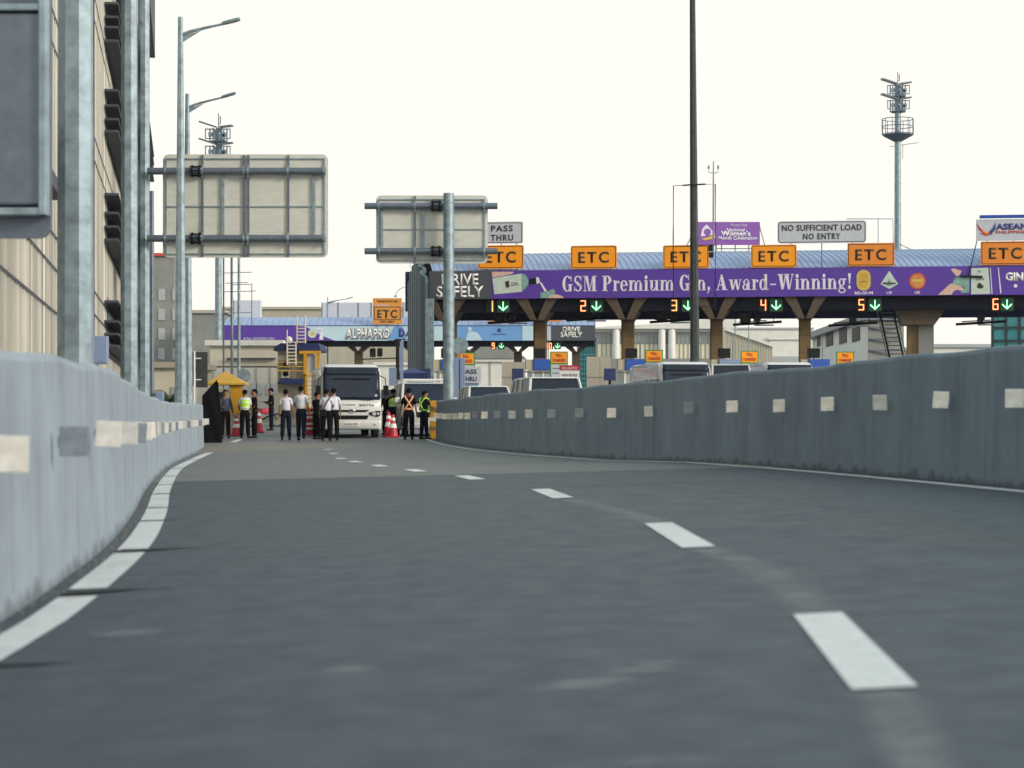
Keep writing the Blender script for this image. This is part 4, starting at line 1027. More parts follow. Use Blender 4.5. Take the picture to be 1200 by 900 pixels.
def flood_mast(label, px, Y, ytop, yplat, d0, d1, plat=True, yaw=0, ybase=None):
    r = thing('floodlight_mast', label, 'light mast', (XP(px, Y), Y, gz(Y)), 0)
    H = ZP(ytop, Y) - gz(Y); zp = ZP(yplat, Y) - gz(Y)
    b = MB(); b.tube([(0, 0, 0), (0, 0, H - .5)], [d0 / 2, d1 / 2], 14); b.build('mast', 'galv', r, smooth=True)
    b = MB(); b.tube([(0, 0, H - .6), (0, 0, H + .55)], .035, 6); b.tube([(.13, 0, H - .2), (.13, 0, H + .35)], .04, 6); b.tube([(0, 0, H - .2), (.13, 0, H - .2)], .02, 5); b.build('lightning_rod', 'galvd', r)
    for k, zz in enumerate((H - .55, H - 1.75)):
        fr = MB()
        for a in range(6):
            u = a * pi / 3; fr.tube([(.6 * cos(u), .6 * sin(u), zz - .9), (.6 * cos(u + pi / 3), .6 * sin(u + pi / 3), zz - .9)], .05, 5); fr.tube([(0, 0, zz - .9), (.6 * cos(u), .6 * sin(u), zz - .9)], .04, 5); fr.tube([(.6 * cos(u), .6 * sin(u), zz - .95), (.6 * cos(u), .6 * sin(u), zz)], .05, 5)
        f = fr.build('lamp_frame', 'galvd', r)
        for sx_, l_, up in ((-1, 1.15, .38), (1, .85, .10)):
            fl = MB(); q = [(sx_ * .15, -.7, zz + .0), (sx_ * (.15 + l_), -.7, zz + up), (sx_ * (.15 + l_), .5, zz + up + .12), (sx_ * .15, .5, zz + .12)]
            fl.ring_loft([q, [(x, y, z_ + .12) for x, y, z_ in q]]); fl.build('floodlight', 'galvd', f)
            fb = MB(); frame_y(fb, min(sx_ * .2, sx_ * .9), zz - .75, max(sx_ * .2, sx_ * .9), zz - .02, .07, -.4, -.3); fb.box(sx_ * .45 - .2, -.5, zz - .6, sx_ * .45 + .2, -.41, zz - .3); fb.build('ballast_box', 'galv', f)
        gearb = MB(); gearb.cbox((.3, -.3, zz - .62), (.42, .4, .42)); gearb.build('gear_box', 'galv', f)
    if plat:
        R_ = 1.25
        b = MB(); b.lathe([(.3, zp - .55), (R_ * .95, zp - .06), (R_, zp)], n=12); b.build('platform', 'galvd', r)
        b = MB()
        for z_ in (0.05, .65, 1.25): b.tube([(R_ * cos(2 * pi * i / 12), R_ * sin(2 * pi * i / 12), zp + z_) for i in range(13)], .035, 5)
        for i in range(12): b.tube([(R_ * cos(2 * pi * i / 12), R_ * sin(2 * pi * i / 12), zp), (R_ * cos(2 * pi * i / 12), R_ * sin(2 * pi * i / 12), zp + 1.25)], .03, 5)
        b.build('railing', 'galvd', r)
        b = MB(); b.tube([(-.65, 0, zp - .95), (1.65, 0, zp - .62)], .025, 5); b.tube([(.4, 0, zp - .8), (.4, 0, zp - 1.9), (.1, 0, zp - 1.9)], .025, 5); b.build('aerial', 'galvd', r)
    return r
flood_mast('tall floodlight mast with round service platform above the right end of the toll canopy', 1052, 170, 92, 158, .66, .46)
flood_mast('floodlight mast whose lamps show just above the larger sign back', 256, 150, 142, 200, .56, .40, plat=False, yaw=.3)
r = thing('thin_mast', 'thin mast with forked top standing behind the dark pole', 'mast', (XP(836, 190), 190, .6)); lz = lambda p: ZP(p, 190) - .6
b = MB(); b.tube([(0, 0, 0), (0, 0, lz(215)), (0, 0, lz(189))], [.12, .07, .05], 8); b.build('mast', 'galvd', r)
b = MB(); b.tube([(-.42, 0, lz(196)), (-.42, 0, lz(202)), (0, 0, lz(203)), (.42, 0, lz(202)), (.42, 0, lz(196))], .035, 6); b.tube([(-.42, 0, lz(198)), (-.42, 0, lz(194))], .08, 6); b.tube([(.42, 0, lz(198)), (.42, 0, lz(194))], .08, 6); b.build('fork', 'galvd', r)
r = thing('tall_dark_pole', 'tall dark weathered pole right of centre with thin conduit loops on both sides', 'pole', (XP(813.5, 100), 100, gz(100))); lz = lambda p: ZP(p, 100) - gz(100)
b = MB(); b.ring_loft([[(d / 2 * cos(pi / 8 + pi * i / 4) + xo, d / 2 * sin(pi / 8 + pi * i / 4), z) for i in range(8)] for z, d, xo in ((0, .5, .03), (lz(380), .44, .02), (lz(-40), .26, -.09))]); b.build('pole', 'pole_dk', r)
b = MB(); b.tube([(-.98, -.1, lz(352)), (-.99, -.1, lz(280)), (-.98, -.1, lz(218)), (0, -.25, lz(217)), (.98, -.1, lz(216)), (.98, -.1, lz(359)), (.2, -.25, lz(360))], .028, 6); b.build('conduit', 'dark', r)
b = MB(); b.tube([(-.98, -.1, lz(289)), (1.0, -.1, lz(287))], .02, 6); b.tube([(-.1, -.25, lz(217)), (-.55, -.25, lz(218))], .04, 6); b.tube([(.1, -.25, lz(217)), (.5, -.25, lz(216.5))], .04, 6); b.build('crossbar', 'dark', r)
b = MB(); b.cbox((.75, -.15, lz(291)), (.2, .2, .3)); b.cbox((.78, -.15, lz(299)), (.22, .2, .25)); b.build('camera', 'dark', r, bevel=.02)
b = MB(); b.cbox((.0, -.35, lz(434)), (.72, .3, .5)); b.build('foot_box', 'sky_l', r, bevel=.02)

# ------------------------------------------------------------------ toll canopy (front)
G0 = .6
Yc = lambda px: 122.9 - (px - 503) * .0064
FX0 = XP(503, Yc(503)); FY0 = Yc(503)
e1 = Vector((XP(1200, Yc(1200)), Yc(1200), 0)); ang = atan2(e1.y - FY0, e1.x - FX0)
def loc1(px, off=0.0):
    """px on the fascia line -> local x in canopy frame"""
    Y = Yc(px); return sqrt((XP(px, Y) - FX0) ** 2 + (Y - FY0) ** 2) * (1 if px >= 503 else -1)
def lz1(py, px): return ZP(py, Yc(px)) - G0
can = thing('toll_canopy', 'long front toll canopy with purple banner, blue curved roof and brown forked columns', 'canopy', (FX0, FY0, G0), ang)
LEN = loc1(1330); ZB, ZT = 7.13, 8.74
hd = Vector((-.15, .989)); ca, sa = cos(-ang), sin(-ang)
hl = Vector((hd.x * ca - hd.y * sa, hd.x * sa + hd.y * ca))   # heading in canopy frame
DEP = 10.5; sk = hl.x / hl.y
# roof
b = MB(); nS = 14; prof = []
for k in range(nS + 1):
    t = k / nS; prof.append((.15 + (DEP - .3) * t, ZT + .05 + 1.28 * sin(pi * t) ** .8))
for (y, z) in prof: b.v += [(sk * y + .2, y, z), (LEN + sk * y, y, z), (LEN + sk * y, y, z - .12), (sk * y + .2, y, z - .12)]
for k in range(nS):
    for i in range(4):
        a = 4 * k + i; c = 4 * k + (i + 1) % 4; b.f.append((a, c, c + 4, a + 4)); b.m.append(0)
b.f += [(0, 3, 2, 1), tuple(4 * nS + i for i in range(4))]; b.m += [0, 0]
rf = b.build('roof', 'roof', can, smooth=True)
b = MB(); x = .35
while x < LEN:
    for (y, z), (y2, z2) in zip(prof[:-1], prof[1:]):
        b.quad([(x + sk * y - .03, y, z + .01), (x + sk * y + .03, y, z + .045), (x + sk * y2 + .03, y2, z2 + .045), (x + sk * y2 - .03, y2, z2 + .01)])
        b.quad([(x + sk * y + .03, y, z + .045), (x + sk * y + .09, y, z + .01), (x + sk * y2 + .09, y2, z2 + .01), (x + sk * y2 + .03, y2, z2 + .045)])
    x += .34
b.build('roof_seams', 'roof', rf, fix=False)
# soffit and beams
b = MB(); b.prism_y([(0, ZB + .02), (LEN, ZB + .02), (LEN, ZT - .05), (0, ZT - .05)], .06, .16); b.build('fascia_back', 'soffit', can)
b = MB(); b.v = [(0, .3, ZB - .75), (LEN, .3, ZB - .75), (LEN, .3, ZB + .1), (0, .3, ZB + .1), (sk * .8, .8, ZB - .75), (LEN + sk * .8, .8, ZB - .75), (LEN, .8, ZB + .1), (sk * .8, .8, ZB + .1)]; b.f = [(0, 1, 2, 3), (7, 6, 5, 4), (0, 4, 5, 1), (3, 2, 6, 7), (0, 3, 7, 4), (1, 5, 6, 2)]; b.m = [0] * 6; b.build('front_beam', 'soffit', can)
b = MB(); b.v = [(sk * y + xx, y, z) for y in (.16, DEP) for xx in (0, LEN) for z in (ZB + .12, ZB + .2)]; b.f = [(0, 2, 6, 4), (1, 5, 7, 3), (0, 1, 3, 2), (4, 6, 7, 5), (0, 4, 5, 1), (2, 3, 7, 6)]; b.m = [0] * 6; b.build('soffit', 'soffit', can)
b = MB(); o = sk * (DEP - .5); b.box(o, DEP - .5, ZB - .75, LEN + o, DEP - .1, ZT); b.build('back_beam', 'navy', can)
# end wall: ribbed sheet following an arch
b = MB(); n = 28
def archz(t): return 8.0 + 1.5 * max(0, sin(pi * min(1, max(0, t)))) ** .6
tops = []
for k in range(n + 1):
    t = k / n; y = -.6 + 7.6 * t; z = archz(t)
    off = .24 if (k // 2) % 2 else 0.0
    for xx in (-.30 - off, -.12 - off): b.v += [(sk * y + xx, y, 0), (sk * y + xx, y, z)]
for k in range(n):
    a = 4 * k
    b.f += [(a, a + 1, a + 5, a + 4), (a + 2, a + 6, a + 7, a + 3), (a + 1, a + 3, a + 7, a + 5), (a, a + 4, a + 6, a + 2)]; b.m += [0] * 4
b.f += [(0, 2, 3, 1), (4 * n, 4 * n + 1, 4 * n + 3, 4 * n + 2)]; b.m += [0, 0]
b.build('end_wall', 'clad', can)
b = MB(); b.box(-.12, -.62, 0, .35, -.4, ZB - .0); b.build('corner_trim', 'galv', can)
b = MB(); b.box(sk * 7.2 - .62, 7.1, ZB - .3, sk * 7.2 - .3, 8.6, ZT + .5); b.build('back_fascia_end', 'navy', can)
# fascia banner with its prints
ban = MB(); xs_ch = loc1(576)
b = MB(); b.box(0, -.02, ZB, xs_ch, .05, ZT); dsb = b.build('fascia_panel', 'char', can)
TXT('DRIVE', loc1(539), lz1(333.5, 539), .62, 2.15, 'white', dsb, y=-.04, bold=.02)
TXT('SAFELY', loc1(539), lz1(348, 539), .62, 2.75, 'white', dsb, y=-.04, bold=.02)
b = MB(); b.box(xs_ch + .005, -.03, ZB, LEN, .055, ZT); bn = b.build('purple_banner', 'purple', can)
fat_text('GSM Premium Gin, Award-Winning!', loc1(659), loc1(999), ZB + .39, .88, -.045, 'lilac', bn)
def art(name, polys, m, off):
    q = MB()
    for pl_ in polys: q.prism_y([(loc1(px), lz1(py, px)) for px, py in pl_], -.03 - off - .006, -.03 - off)
    return q.build(name, m, bn)
art('bottle_hand_print', [[(576.5, 318.5), (603, 318.5), (600, 321), (592, 323), (577, 325)]], 'skinp', .004)
art('bottle_print', [[(577, 326), (609, 321), (611, 321), (612, 342), (579.5, 345)]], 'glassp', .012)
art('bottle_shoulder_print', [[(611, 320), (616, 322), (619.5, 328), (619.5, 333), (616, 338), (612.5, 341.5)]], 'glassq', .013)
art('bottle_neck_print', [[(620, 327), (628.5, 326), (628.5, 332.5), (620, 333.5)]], 'dark', .014)
art('bottle_mouth_print', [[(628.5, 325), (631.5, 325), (633, 331), (629, 333)]], 'lilac', .014)
art('pouring_stream_print', [[(632.5, 331), (634.5, 331), (641, 341), (638.5, 342)]], 'lilac', .016)
art('drinking_glass_print', [[(633, 349.3), (634, 342.5), (641, 342), (648, 338.5), (651, 341), (649, 349.3)]], 'glassq', .012)
art('glass_hand_print', [[(642, 349.4), (645, 346), (653, 345), (659, 347), (661, 349.4)]], 'skinp', .018)
art('label_leaf_print', [[(592, 330), (597, 329), (596.5, 333), (597.5, 336), (594, 338), (592.5, 334)]], 'ink', .020)
TXT('GIN', loc1(603), lz1(335, 603), .22, .42, 'inkg', bn, y=-.052)
# medals
def med(px, m, shape, lab_, rx=5.2, rz=7.6):
    cx = loc1(px); cz = lz1(328.5, px); k = 1 / 20.6
    q = MB()
    if shape == 'oval': q.prism_y(rrect(cx - 8 * k, cz - 12 * k, cx + 8 * k, cz + 12 * k, 7.9 * k, 8), -.05, -.032)
    if shape == 'dia': q.prism_y([(cx, cz - 10 * k), (cx + 10 * k, cz - 4.5 * k), (cx, cz + 11 * k), (cx - 10 * k, cz - 4.5 * k)], -.05, -.032)
    if shape == 'round': q.disc_y((cx, cz - 1 * k), 9.6 * k, -.045, -.032, 28)
    o_ = q.build('medal_print', m, bn)
    q = MB()
    if shape == 'oval': q.prism_y(rrect(cx - 5.6 * k, cz - 9 * k, cx + 5.6 * k, cz + 9 * k, 5.5 * k, 8), -.056, -.0505); q.build('medal_inner', 'yellowd', o_); TXT('2019', cx, cz - .12, .09, .30, 'inkg', o_, y=-.06)
    if shape == 'dia': 
        q.prism_y([(cx - 3.5 * k, cz - 6.5 * k), (cx + 3.5 * k, cz - 6.5 * k), (cx, cz + 3 * k)], -.056, -.0505); q.build('medal_inner', 'glassq', o_)
        q = MB(); q.prism_y([(cx - 8 * k, cz - 4.6 * k), (cx + 8 * k, cz - 4.6 * k), (cx + 6.5 * k, cz - 2.5 * k), (cx - 6.5 * k, cz - 2.5 * k)], -.062, -.057); q.build('medal_band', 'inkg', o_)
    if shape == 'round':
        q.disc_y((cx, cz - 1 * k), 8 * k, -.052, -.0455, 28); q.build('medal_inner', 'copper', o_)
        q = MB(); q.box(cx - 6 * k, -.058, cz - 1.5 * k, cx + 6 * k, -.053, cz + 1 * k); q.build('medal_band', 'gold', o_)
    TXT(lab_, cx, ZB + .09, .15, {'BELGIUM': 1.02}.get(lab_, .3), 'lilac', bn, y=-.042, bold=.02)
med(1012, 'gold', 'oval', 'BELGIUM'); med(1042, 'glassp', 'dia', 'US'); med(1075, 'asred', 'round', 'UK')
art('arm_print', [[(1099, 345.6), (1113, 333), (1118, 331.5), (1124, 334), (1130, 339), (1127, 341), (1121, 339.5), (1117, 342), (1115, 345.5)]], 'skinp', .004)
art('fingers_print', [[(1114, 315.5), (1118, 314.5), (1127, 317.5), (1125, 322), (1121, 324), (1117, 319.5)]], 'skinp', .006)
art('glass_print', [[(1116, 332), (1119, 325), (1136, 324.5), (1135.5, 343), (1125, 343.5), (1130, 337)]], 'glassq', .010)
art('carton_print', [[(1138, 314.4), (1158, 313.8), (1160.5, 344.4), (1138, 344.9)]], 'glassp', .012)
TXT('GIN', loc1(1148), lz1(328.5, 1148), .15, .42, 'inkg', bn, y=-.055)
TXT('THE', loc1(1147.5), lz1(319, 1148), .08, .2, 'inkg', bn, y=-.055)
art('carton_leaf_print', [[(1145, 334), (1148, 331), (1153, 336), (1150, 338.5), (1145, 337.5)]], 'ink', .022)
art('white_line_print', [[(1160, 314), (1160.8, 314), (1163, 344.5), (1162, 344.5)], [(1169.2, 313.8), (1170.2, 313.8), (1173.5, 343), (1172, 344)]], 'lilac', .014)
TXT('GIN', loc1(1188.5), lz1(328.5, 1188), .42, .98, 'white', bn, y=-.045, bold=.05)
q = MB(); q.disc_y((loc1(1190), lz1(335, 1190)), .10, -.045, -.032); q.build('round_logo', 'white', bn)
# columns
def column(px, wide=0):
    cx = loc1(px); y0, y1 = 1.6 + sk * 0, 2.5
    q = MB(); q.box(cx - .33, y0, 0, cx + .33, y1, 5.95); c = q.build('column', 'brown', can)
    q = MB()
    for z in (1.0, 2.0, 3.0, 4.0, 5.0): q.box(cx - .334, y0 - .004, z, cx + .334, y1 + .004, z + .03)
    q.build('tile_joint', 'brownd', c)
    q = MB(); q.box(cx - .36, y0 - .1, 0, cx - .33 + .02, y1, 5.95); q.build('cladding_edge', 'dark', c)
    q = MB()
    for s in (-1, 1): q.prism_y([(cx + s * .02, 5.9), (cx + s * .36, 5.9), (cx + s * 1.25, ZB + .05), (cx + s * .55, ZB + .05)] if s > 0 else [(cx - .55, ZB + .05), (cx - 1.25, ZB + .05), (cx - .36, 5.9), (cx - .02, 5.9)], y0 - 1.45, y1)
    q.build('forked_head', 'brownd', c, bevel=.02)
    q = MB(); q.prism_y([(cx - .34, 5.85), (cx + .34, 5.85), (cx + 1.1, ZB + .05), (cx - 1.1, ZB + .05)], y0 - .4, y1 - .1); q.build('head_web', 'brownd', c)
for px in (521, 628.5, 733, 838.5, 943.5): column(px)
cx = loc1(1077)
q = MB(); q.box(cx - .55, 1.6, 0, cx + .85, 2.9, 5.6); c = q.build('column', 'brown', can); q = MB(); q.box(cx + .05, 1.45, 0, cx + .9, 1.598, 5.6); q.build('grey_facing', 'wallg', c)
q = MB(); q.prism_y([(cx - .9, 5.55), (cx + .92, 5.55), (cx + 2.1, ZB + .05), (cx - 1.3, ZB + .05)], .9, 2.9); q.build('forked_head', 'brownd', c)
for px in (1240,): column(px)

# lane signals under the front beam
def seg7(mb, ch, x, z, w, h, y0, y1):
    t = .055; S7 = {'1': 'bc', '2': 'abged', '3': 'abgcd', '4': 'fgbc', '5': 'afgcd', '6': 'afgedc', '9': 'abcdfg', '0': 'abcdef'}[ch]
    R = {'a': (x, z + h - t, x + w, z + h), 'd': (x, z, x + w, z + t), 'g': (x, z + h / 2 - t / 2, x + w, z + h / 2 + t / 2), 'f': (x, z + h / 2, x + t, z + h), 'b': (x + w - t, z + h / 2, x + w, z + h), 'e': (x, z, x + t, z + h / 2), 'c': (x + w - t, z, x + w, z + h / 2)}
    for s in S7:
        a, b_, c_, d_ = R[s]; mb.box(a, y0 - .001 * 'abcdefg'.index(s), b_, c_, y1, d_)
def lane_signal(ch, px, py, frame, lxf, lzf, yo, k=1.0, lab='', apx=None, group=None):
    L_ = frame; cx = lxf(px); cz = lzf(py, px)
    wx = (L_.matrix_basis @ Vector((cx, yo, cz))) if False else None
    c, s = cos(L_.rotation_euler.z), sin(L_.rotation_euler.z)
    r = thing('lane_signal', lab, 'lane signal', (L_.location.x + cx * c - yo * s, L_.location.y + cx * s + yo * c, L_.location.z + cz), L_.rotation_euler.z, group)
    w = .30 * k; h = .62 * k
    q = MB(); q.box(-.26 * k * len(ch), -.02, -.38 * k, .26 * k * len(ch), .12, .38 * k); q.build('number_board', 'dark', r)
    q = MB()
    for i, d in enumerate(ch):
        seg7(q, d, -w / 2 + (i - (len(ch) - 1) / 2) * .45 * k, -h / 2, w, h, -.05, -.025)
    q.build('number', 'led_o', r)
    dx = (lxf(apx) - cx)
    q = MB(); q.box(dx - .36 * k, -.02, -.38 * k, dx + .36 * k, .12, .38 * k); q.build('arrow_board', 'led_gb', r, bevel=.03)
    q = MB(); q.box(dx - .028 * k, -.05, -.22 * k, dx + .028 * k, -.025, .26 * k)
    for s_ in (-1, 1): q.prism_y([(dx, -.29 * k), (dx, -.20 * k), (dx + s_ * .25 * k, .03 * k), (dx + s_ * .27 * k, -.04 * k)] if s_ > 0 else [(dx - .27 * k, -.04 * k), (dx - .25 * k, .03 * k), (dx, -.20 * k), (dx, -.29 * k)], -.056, -.026)
    q.build('green_arrow', 'led_g', r)
    return r
for ch, px, ap in (('1', 574, 589), ('2', 683, 698.5), ('3', 790, 806), ('4', 894.5, 909.5), ('5', 1009.5, 1025.5), ('6', 1167, 1180.5)):
    lane_signal(ch, px, 358.5 - (px - 600) * .004, can, loc1, lz1, .26, 1.0, 'lit number %s and green down arrow under the purple banner' % ch, ap, 'lane signals of the front canopy')

def _sp(t): return 1.28 if t == 'ETC' else (1.18 if len(t) < 9 and t.isupper() else 1.08)
def panel_sign(label, frame, lxf, lzf, px0, px1, py0, py1, mface, yo, lines, border=True, rad=.12, legs=True, name='lane_sign', cat='sign', legz=.25, inkm='ink', group=None):
    cx = lxf((px0 + px1) / 2); z0 = lzf(py1, (px0 + px1) / 2); z1 = lzf(py0, (px0 + px1) / 2); w = lxf(px1) - lxf(px0); h = z1 - z0
    c, s = cos(frame.rotation_euler.z), sin(frame.rotation_euler.z)
    r = thing(name, label, cat, (frame.location.x + cx * c - yo * s, frame.location.y + cx * s + yo * c, frame.location.z + z0), frame.rotation_euler.z, group)
    q = MB(); q.prism_y(rrect(-w / 2, 0, w / 2, h, rad), 0, .06); q.build('panel', mface, r)
    if border:
        q = MB(); i = .05; o_ = rrect(-w / 2 + i, i, w / 2 - i, h - i, rad * .8); n_ = rrect(-w / 2 + i + .035, i + .035, w / 2 - i - .035, h - i - .035, rad * .6)
        for k in range(len(o_)):
            j = (k + 1) % len(o_); q.quad([(o_[k][0], -.008, o_[k][1]), (o_[j][0], -.008, o_[j][1]), (n_[j][0], -.008, n_[j][1]), (n_[k][0], -.008, n_[k][1])])
        q.build('border', inkm, r, fix=False)
    for (t, fx, fz, fh, fw, *o_) in lines: TXT(t, fx * w, fz * h, fh * h, fw * w, inkm, r, y=-.015, bold=(o_[0] if o_ else .012), spacing=_sp(t))
    if legs:
        q = MB()
        for sx_ in (-.35, 0, .35): q.tube([(sx_ * w, .1, -legz), (sx_ * w, .1, h * .8)], .03, 6)
        q.build('support', 'galvd', r)
    return r
eg = 'orange lane signs on the front canopy'
for i, (px0, px1, py0, py1, m, lab) in enumerate(((560.5, 614, 287.5, 315, 'orange', 'orange ETC sign partly behind the smaller sign back, under the PASS THRU sign'), (669, 723, 288, 315, 'orange', 'orange ETC sign over lane 2, above the words GSM Premium'), (777, 831, 287.5, 314.5, 'orange', 'orange ETC sign crossed by the tall dark pole'), (880, 933.5, 287, 313.5, 'orange', 'orange ETC sign over lane 4, left below the NO SUFFICIENT LOAD sign'), (993, 1048, 285, 312, 'orange2', 'darker orange ETC sign over lane 5, right below the NO SUFFICIENT LOAD sign'), (1149, 1207, 283, 310.5, 'orange2', 'orange ETC sign at the right edge under the white emblem sign'))):
    panel_sign(lab, can, loc1, lz1, px0, px1, py0, py1, m, -.10 + (i == 0) * 0, [('ETC', 0, .27, .46, .66, .02)], group=eg, rad=.12 if i < 4 else .03)
panel_sign('white PASS THRU sign above the first orange ETC sign', can, loc1, lz1, 562, 613, 260, 285.5, 'sgrey', -.05, [('PASS', .02, .56, .27, .50, .02), ('THRU', .02, .14, .27, .52, .02)], legz=1.6)
panel_sign('wide white NO SUFFICIENT LOAD NO ENTRY sign', can, loc1, lz1, 911, 1015, 259, 285, 'sgrey', -.05, [('NO SUFFICIENT LOAD', 0, .57, .26, .90, .02), ('NO ENTRY', 0, .18, .26, .42, .02)], legz=1.4, rad=.18)
rs = panel_sign('white emblem sign reading ASEAN PHILIPPINES above the rightmost ETC sign', can, loc1, lz1, 1143.5, 1232, 257, 282, 'sgrey', -.12, [], border=False, rad=.02, legz=1.4)
TXT('ASEAN', -.10, .62, .32, 1.75, 'asblue', rs, y=-.02, bold=.04); TXT('PHILIPPINES', -.10, .40, .15, 1.75, 'asred', rs, y=-.02, bold=.02)
q = MB()
for k in range(5):
    a = radians(200 + 22 * k); 
q.prism_y([(-2.02, 1.0), (-1.9, .62), (-1.6, .38), (-1.55, .46), (-1.8, .7)], -.02, -.002); q.prism_y([(-1.85, .42), (-1.5, .28), (-1.15, .36), (-1.2, .48), (-1.5, .44)], -.026, -.003); q.build('emblem_wing', 'asred', rs)
q = MB(); q.prism_y([(-.98, 1.02), (-1.0, .62), (-1.2, .38), (-1.42, .36), (-1.35, .5), (-1.15, .68)], -.030, -.004); q.build('emblem_wing', 'asblue', rs)
q = MB(); q.prism_y([(-1.75, .55), (-1.5, .38), (-1.3, .42), (-1.5, .52)], -.034, -.031); q.build('emblem_feather', 'orange', rs)
q = MB(); q.box(-1.85, -.1, 1.26, 2.2, .25, 1.42); q.build('light_bar', 'bluebox', rs)
q = MB(); q.tube([(-2.0, .05, 0), (-2.45, .05, -1.9)], .03, 6); q.tube([(-2.9, .0, -1.95), (-1.7, .0, -2.0)], .06, 6); q.build('stay', 'dark', rs)
q = thing('roof_rail_frame', 'thin light rail frame behind the NO SUFFICIENT LOAD sign', 'frame', (XP(1020, 124), 124, G0)); k = MB(); lz = lambda p: ZP(p, 124) - G0
k.tube([(-1.4, 0, lz(256.5)), (1.3, 0, lz(256.5)), (1.35, 0, lz(300))], .03, 5); k.tube([(.45, 0, lz(256.5)), (.45, 0, lz(300))], .025, 5); k.build('rail', 'galv', q)
for px, l_ in ((668, -.2), (774, -.2), (875, -.2), (988, -.3)):
    pass

# camera arms hung under the beam of each lane
def lane_camera(px, py, lab, flip=1, box=1):
    Y = Yc(px) + 1.0; r = thing('lane_camera', lab, 'camera bracket', (XP(px, Y), Y, ZP(py, Y)), ang, 'camera brackets hanging under the front canopy')
    H = G0 + ZB - .7 - ZP(py, Y)
    q = MB(); q.tube([(-1.4 * flip, 0, -.02), (1.35 * flip, .1, .14)], .085, 6); q.tube([(-.2, 0, 0), (-.2, 0, H)], .035, 6); q.tube([(.9, 0, .1), (.9, 0, H)], .02, 6); q.tube([(-1.1 * flip, -.2, .12), (.5 * flip, -.2, .2)], .035, 6); q.build('bracket', 'black', r)
    if box: q = MB(); q.box(-1.0, -.2, .08, -.40, .2, .62); q.build('display_back', 'black', r, bevel=.02)
    q = MB(); q.tube([(-.02, -.35, .30), (-.02, .2, .30)], .20, 10); q.tube([(-.1, 0, .4), (-.1, 0, .62)], .04, 6); q.build('camera', 'black', r, smooth=True)
    q = MB(); q.cbox((.35, -.1, -.06), (1.1, .25, .07)); q.build('lamp', 'galvd', r)
    return r
for px, py, lab, bx in ((600, 378, 'black camera bracket hanging under signal number 1', 1), (692, 375, 'black camera bracket hanging under signal number 2', 0), (790, 377, 'black camera bracket hanging left of the tall dark pole', 1), (888, 380, 'black camera bracket hanging under signal number 4', 1), (1000, 381, 'camera bracket hanging in front of the white windowed house', 0), (1150, 379.5, 'camera bracket hanging under signal number 6', 0)):
    lane_camera(px, py, lab, 1, bx)

# booths, islands, rate signs
def booth(px, lab, mface='bluebox', first=[None]):
    Y = 117; r = thing('toll_booth', lab, 'toll booth', (XP(px, Y), Y, G0 - .02), HD, 'toll booths between the lanes of the front canopy')
    q = MB(); q.box(-.95, -3, 0, 1.0, 6, .22); q.build('island_kerb', 'wallb', r)
    q = MB(); q.box(-.60, 0, .22, .60, 2.0, 1.25); q.build('lower_wall', 'greyblue', r)
    q = MB(); q.box(-.57, .03, 1.25, .57, 1.97, 2.85); q.build('window', 'frost', r)
    q = MB()
    for x in (-.6, -.05, .52):
        q.box(x, -.01, 1.25, x + .09, .08, 2.85)
    q.build('post', 'white', r)
    q = MB(); q.box(-.75, -.15, 2.84, .75, 2.2, 2.92); q.build('roof', 'white', r)
    q = MB(); q.box(-.55, -.3, 2.93, .62, .1, 3.52); q.build('lane_panel', mface, r, bevel=.01)
    q = MB(); q.box(-.98, -.2, 2.93, -.57, .1, 3.5); q.build('side_box', 'wallb', r)
    q = MB(); q.box(-.5, -.1, 3.60, .12, .3, 4.12); q.build('display', 'black', r, bevel=.02)
    q = MB(); q.tube([(-.2, .1, 3.5), (-.2, .1, 3.62)], .04, 6); q.tube([(.3, .1, 3.5), (.3, .1, 4.6)], .025, 6); q.build('pole', 'galvd', r)
    q = MB(); q.box(-1.75, -.4, 2.35, -1.15, -.1, 3.0); q.build('side_display', 'navy', r)
    q = MB(); q.box(-1.5, -.25, 0, -1.38, -.13, 2.36); q.build('side_display_post', 'dark', r)
    q = MB(); q.box(-.3, -2.9, .22, .35, -2.5, 1.9); hz_ = q.build('hazard_block', 'yellow', r)
    q = MB()
    for k in range(4): q.prism_y([(-.3, .5 + k * .36), (-.3, .32 + k * .36), (.35, .62 + k * .36), (.35, .80 + k * .36)], -2.91, -2.902)
    q.build('hazard_stripe', 'black', hz_)
    return r
booth(636.5, 'toll booth with bright blue panel behind the boxy white jeep'); booth(744, 'toll booth with bright blue panel under the second brown column'); booth(853, 'toll booth with grey blue panel just right of the tall dark pole', 'greyblue'); booth(958, 'toll booth with blue top low over the barrier near the white house')
booth(528, 'toll booth hidden behind the round sign post'); 
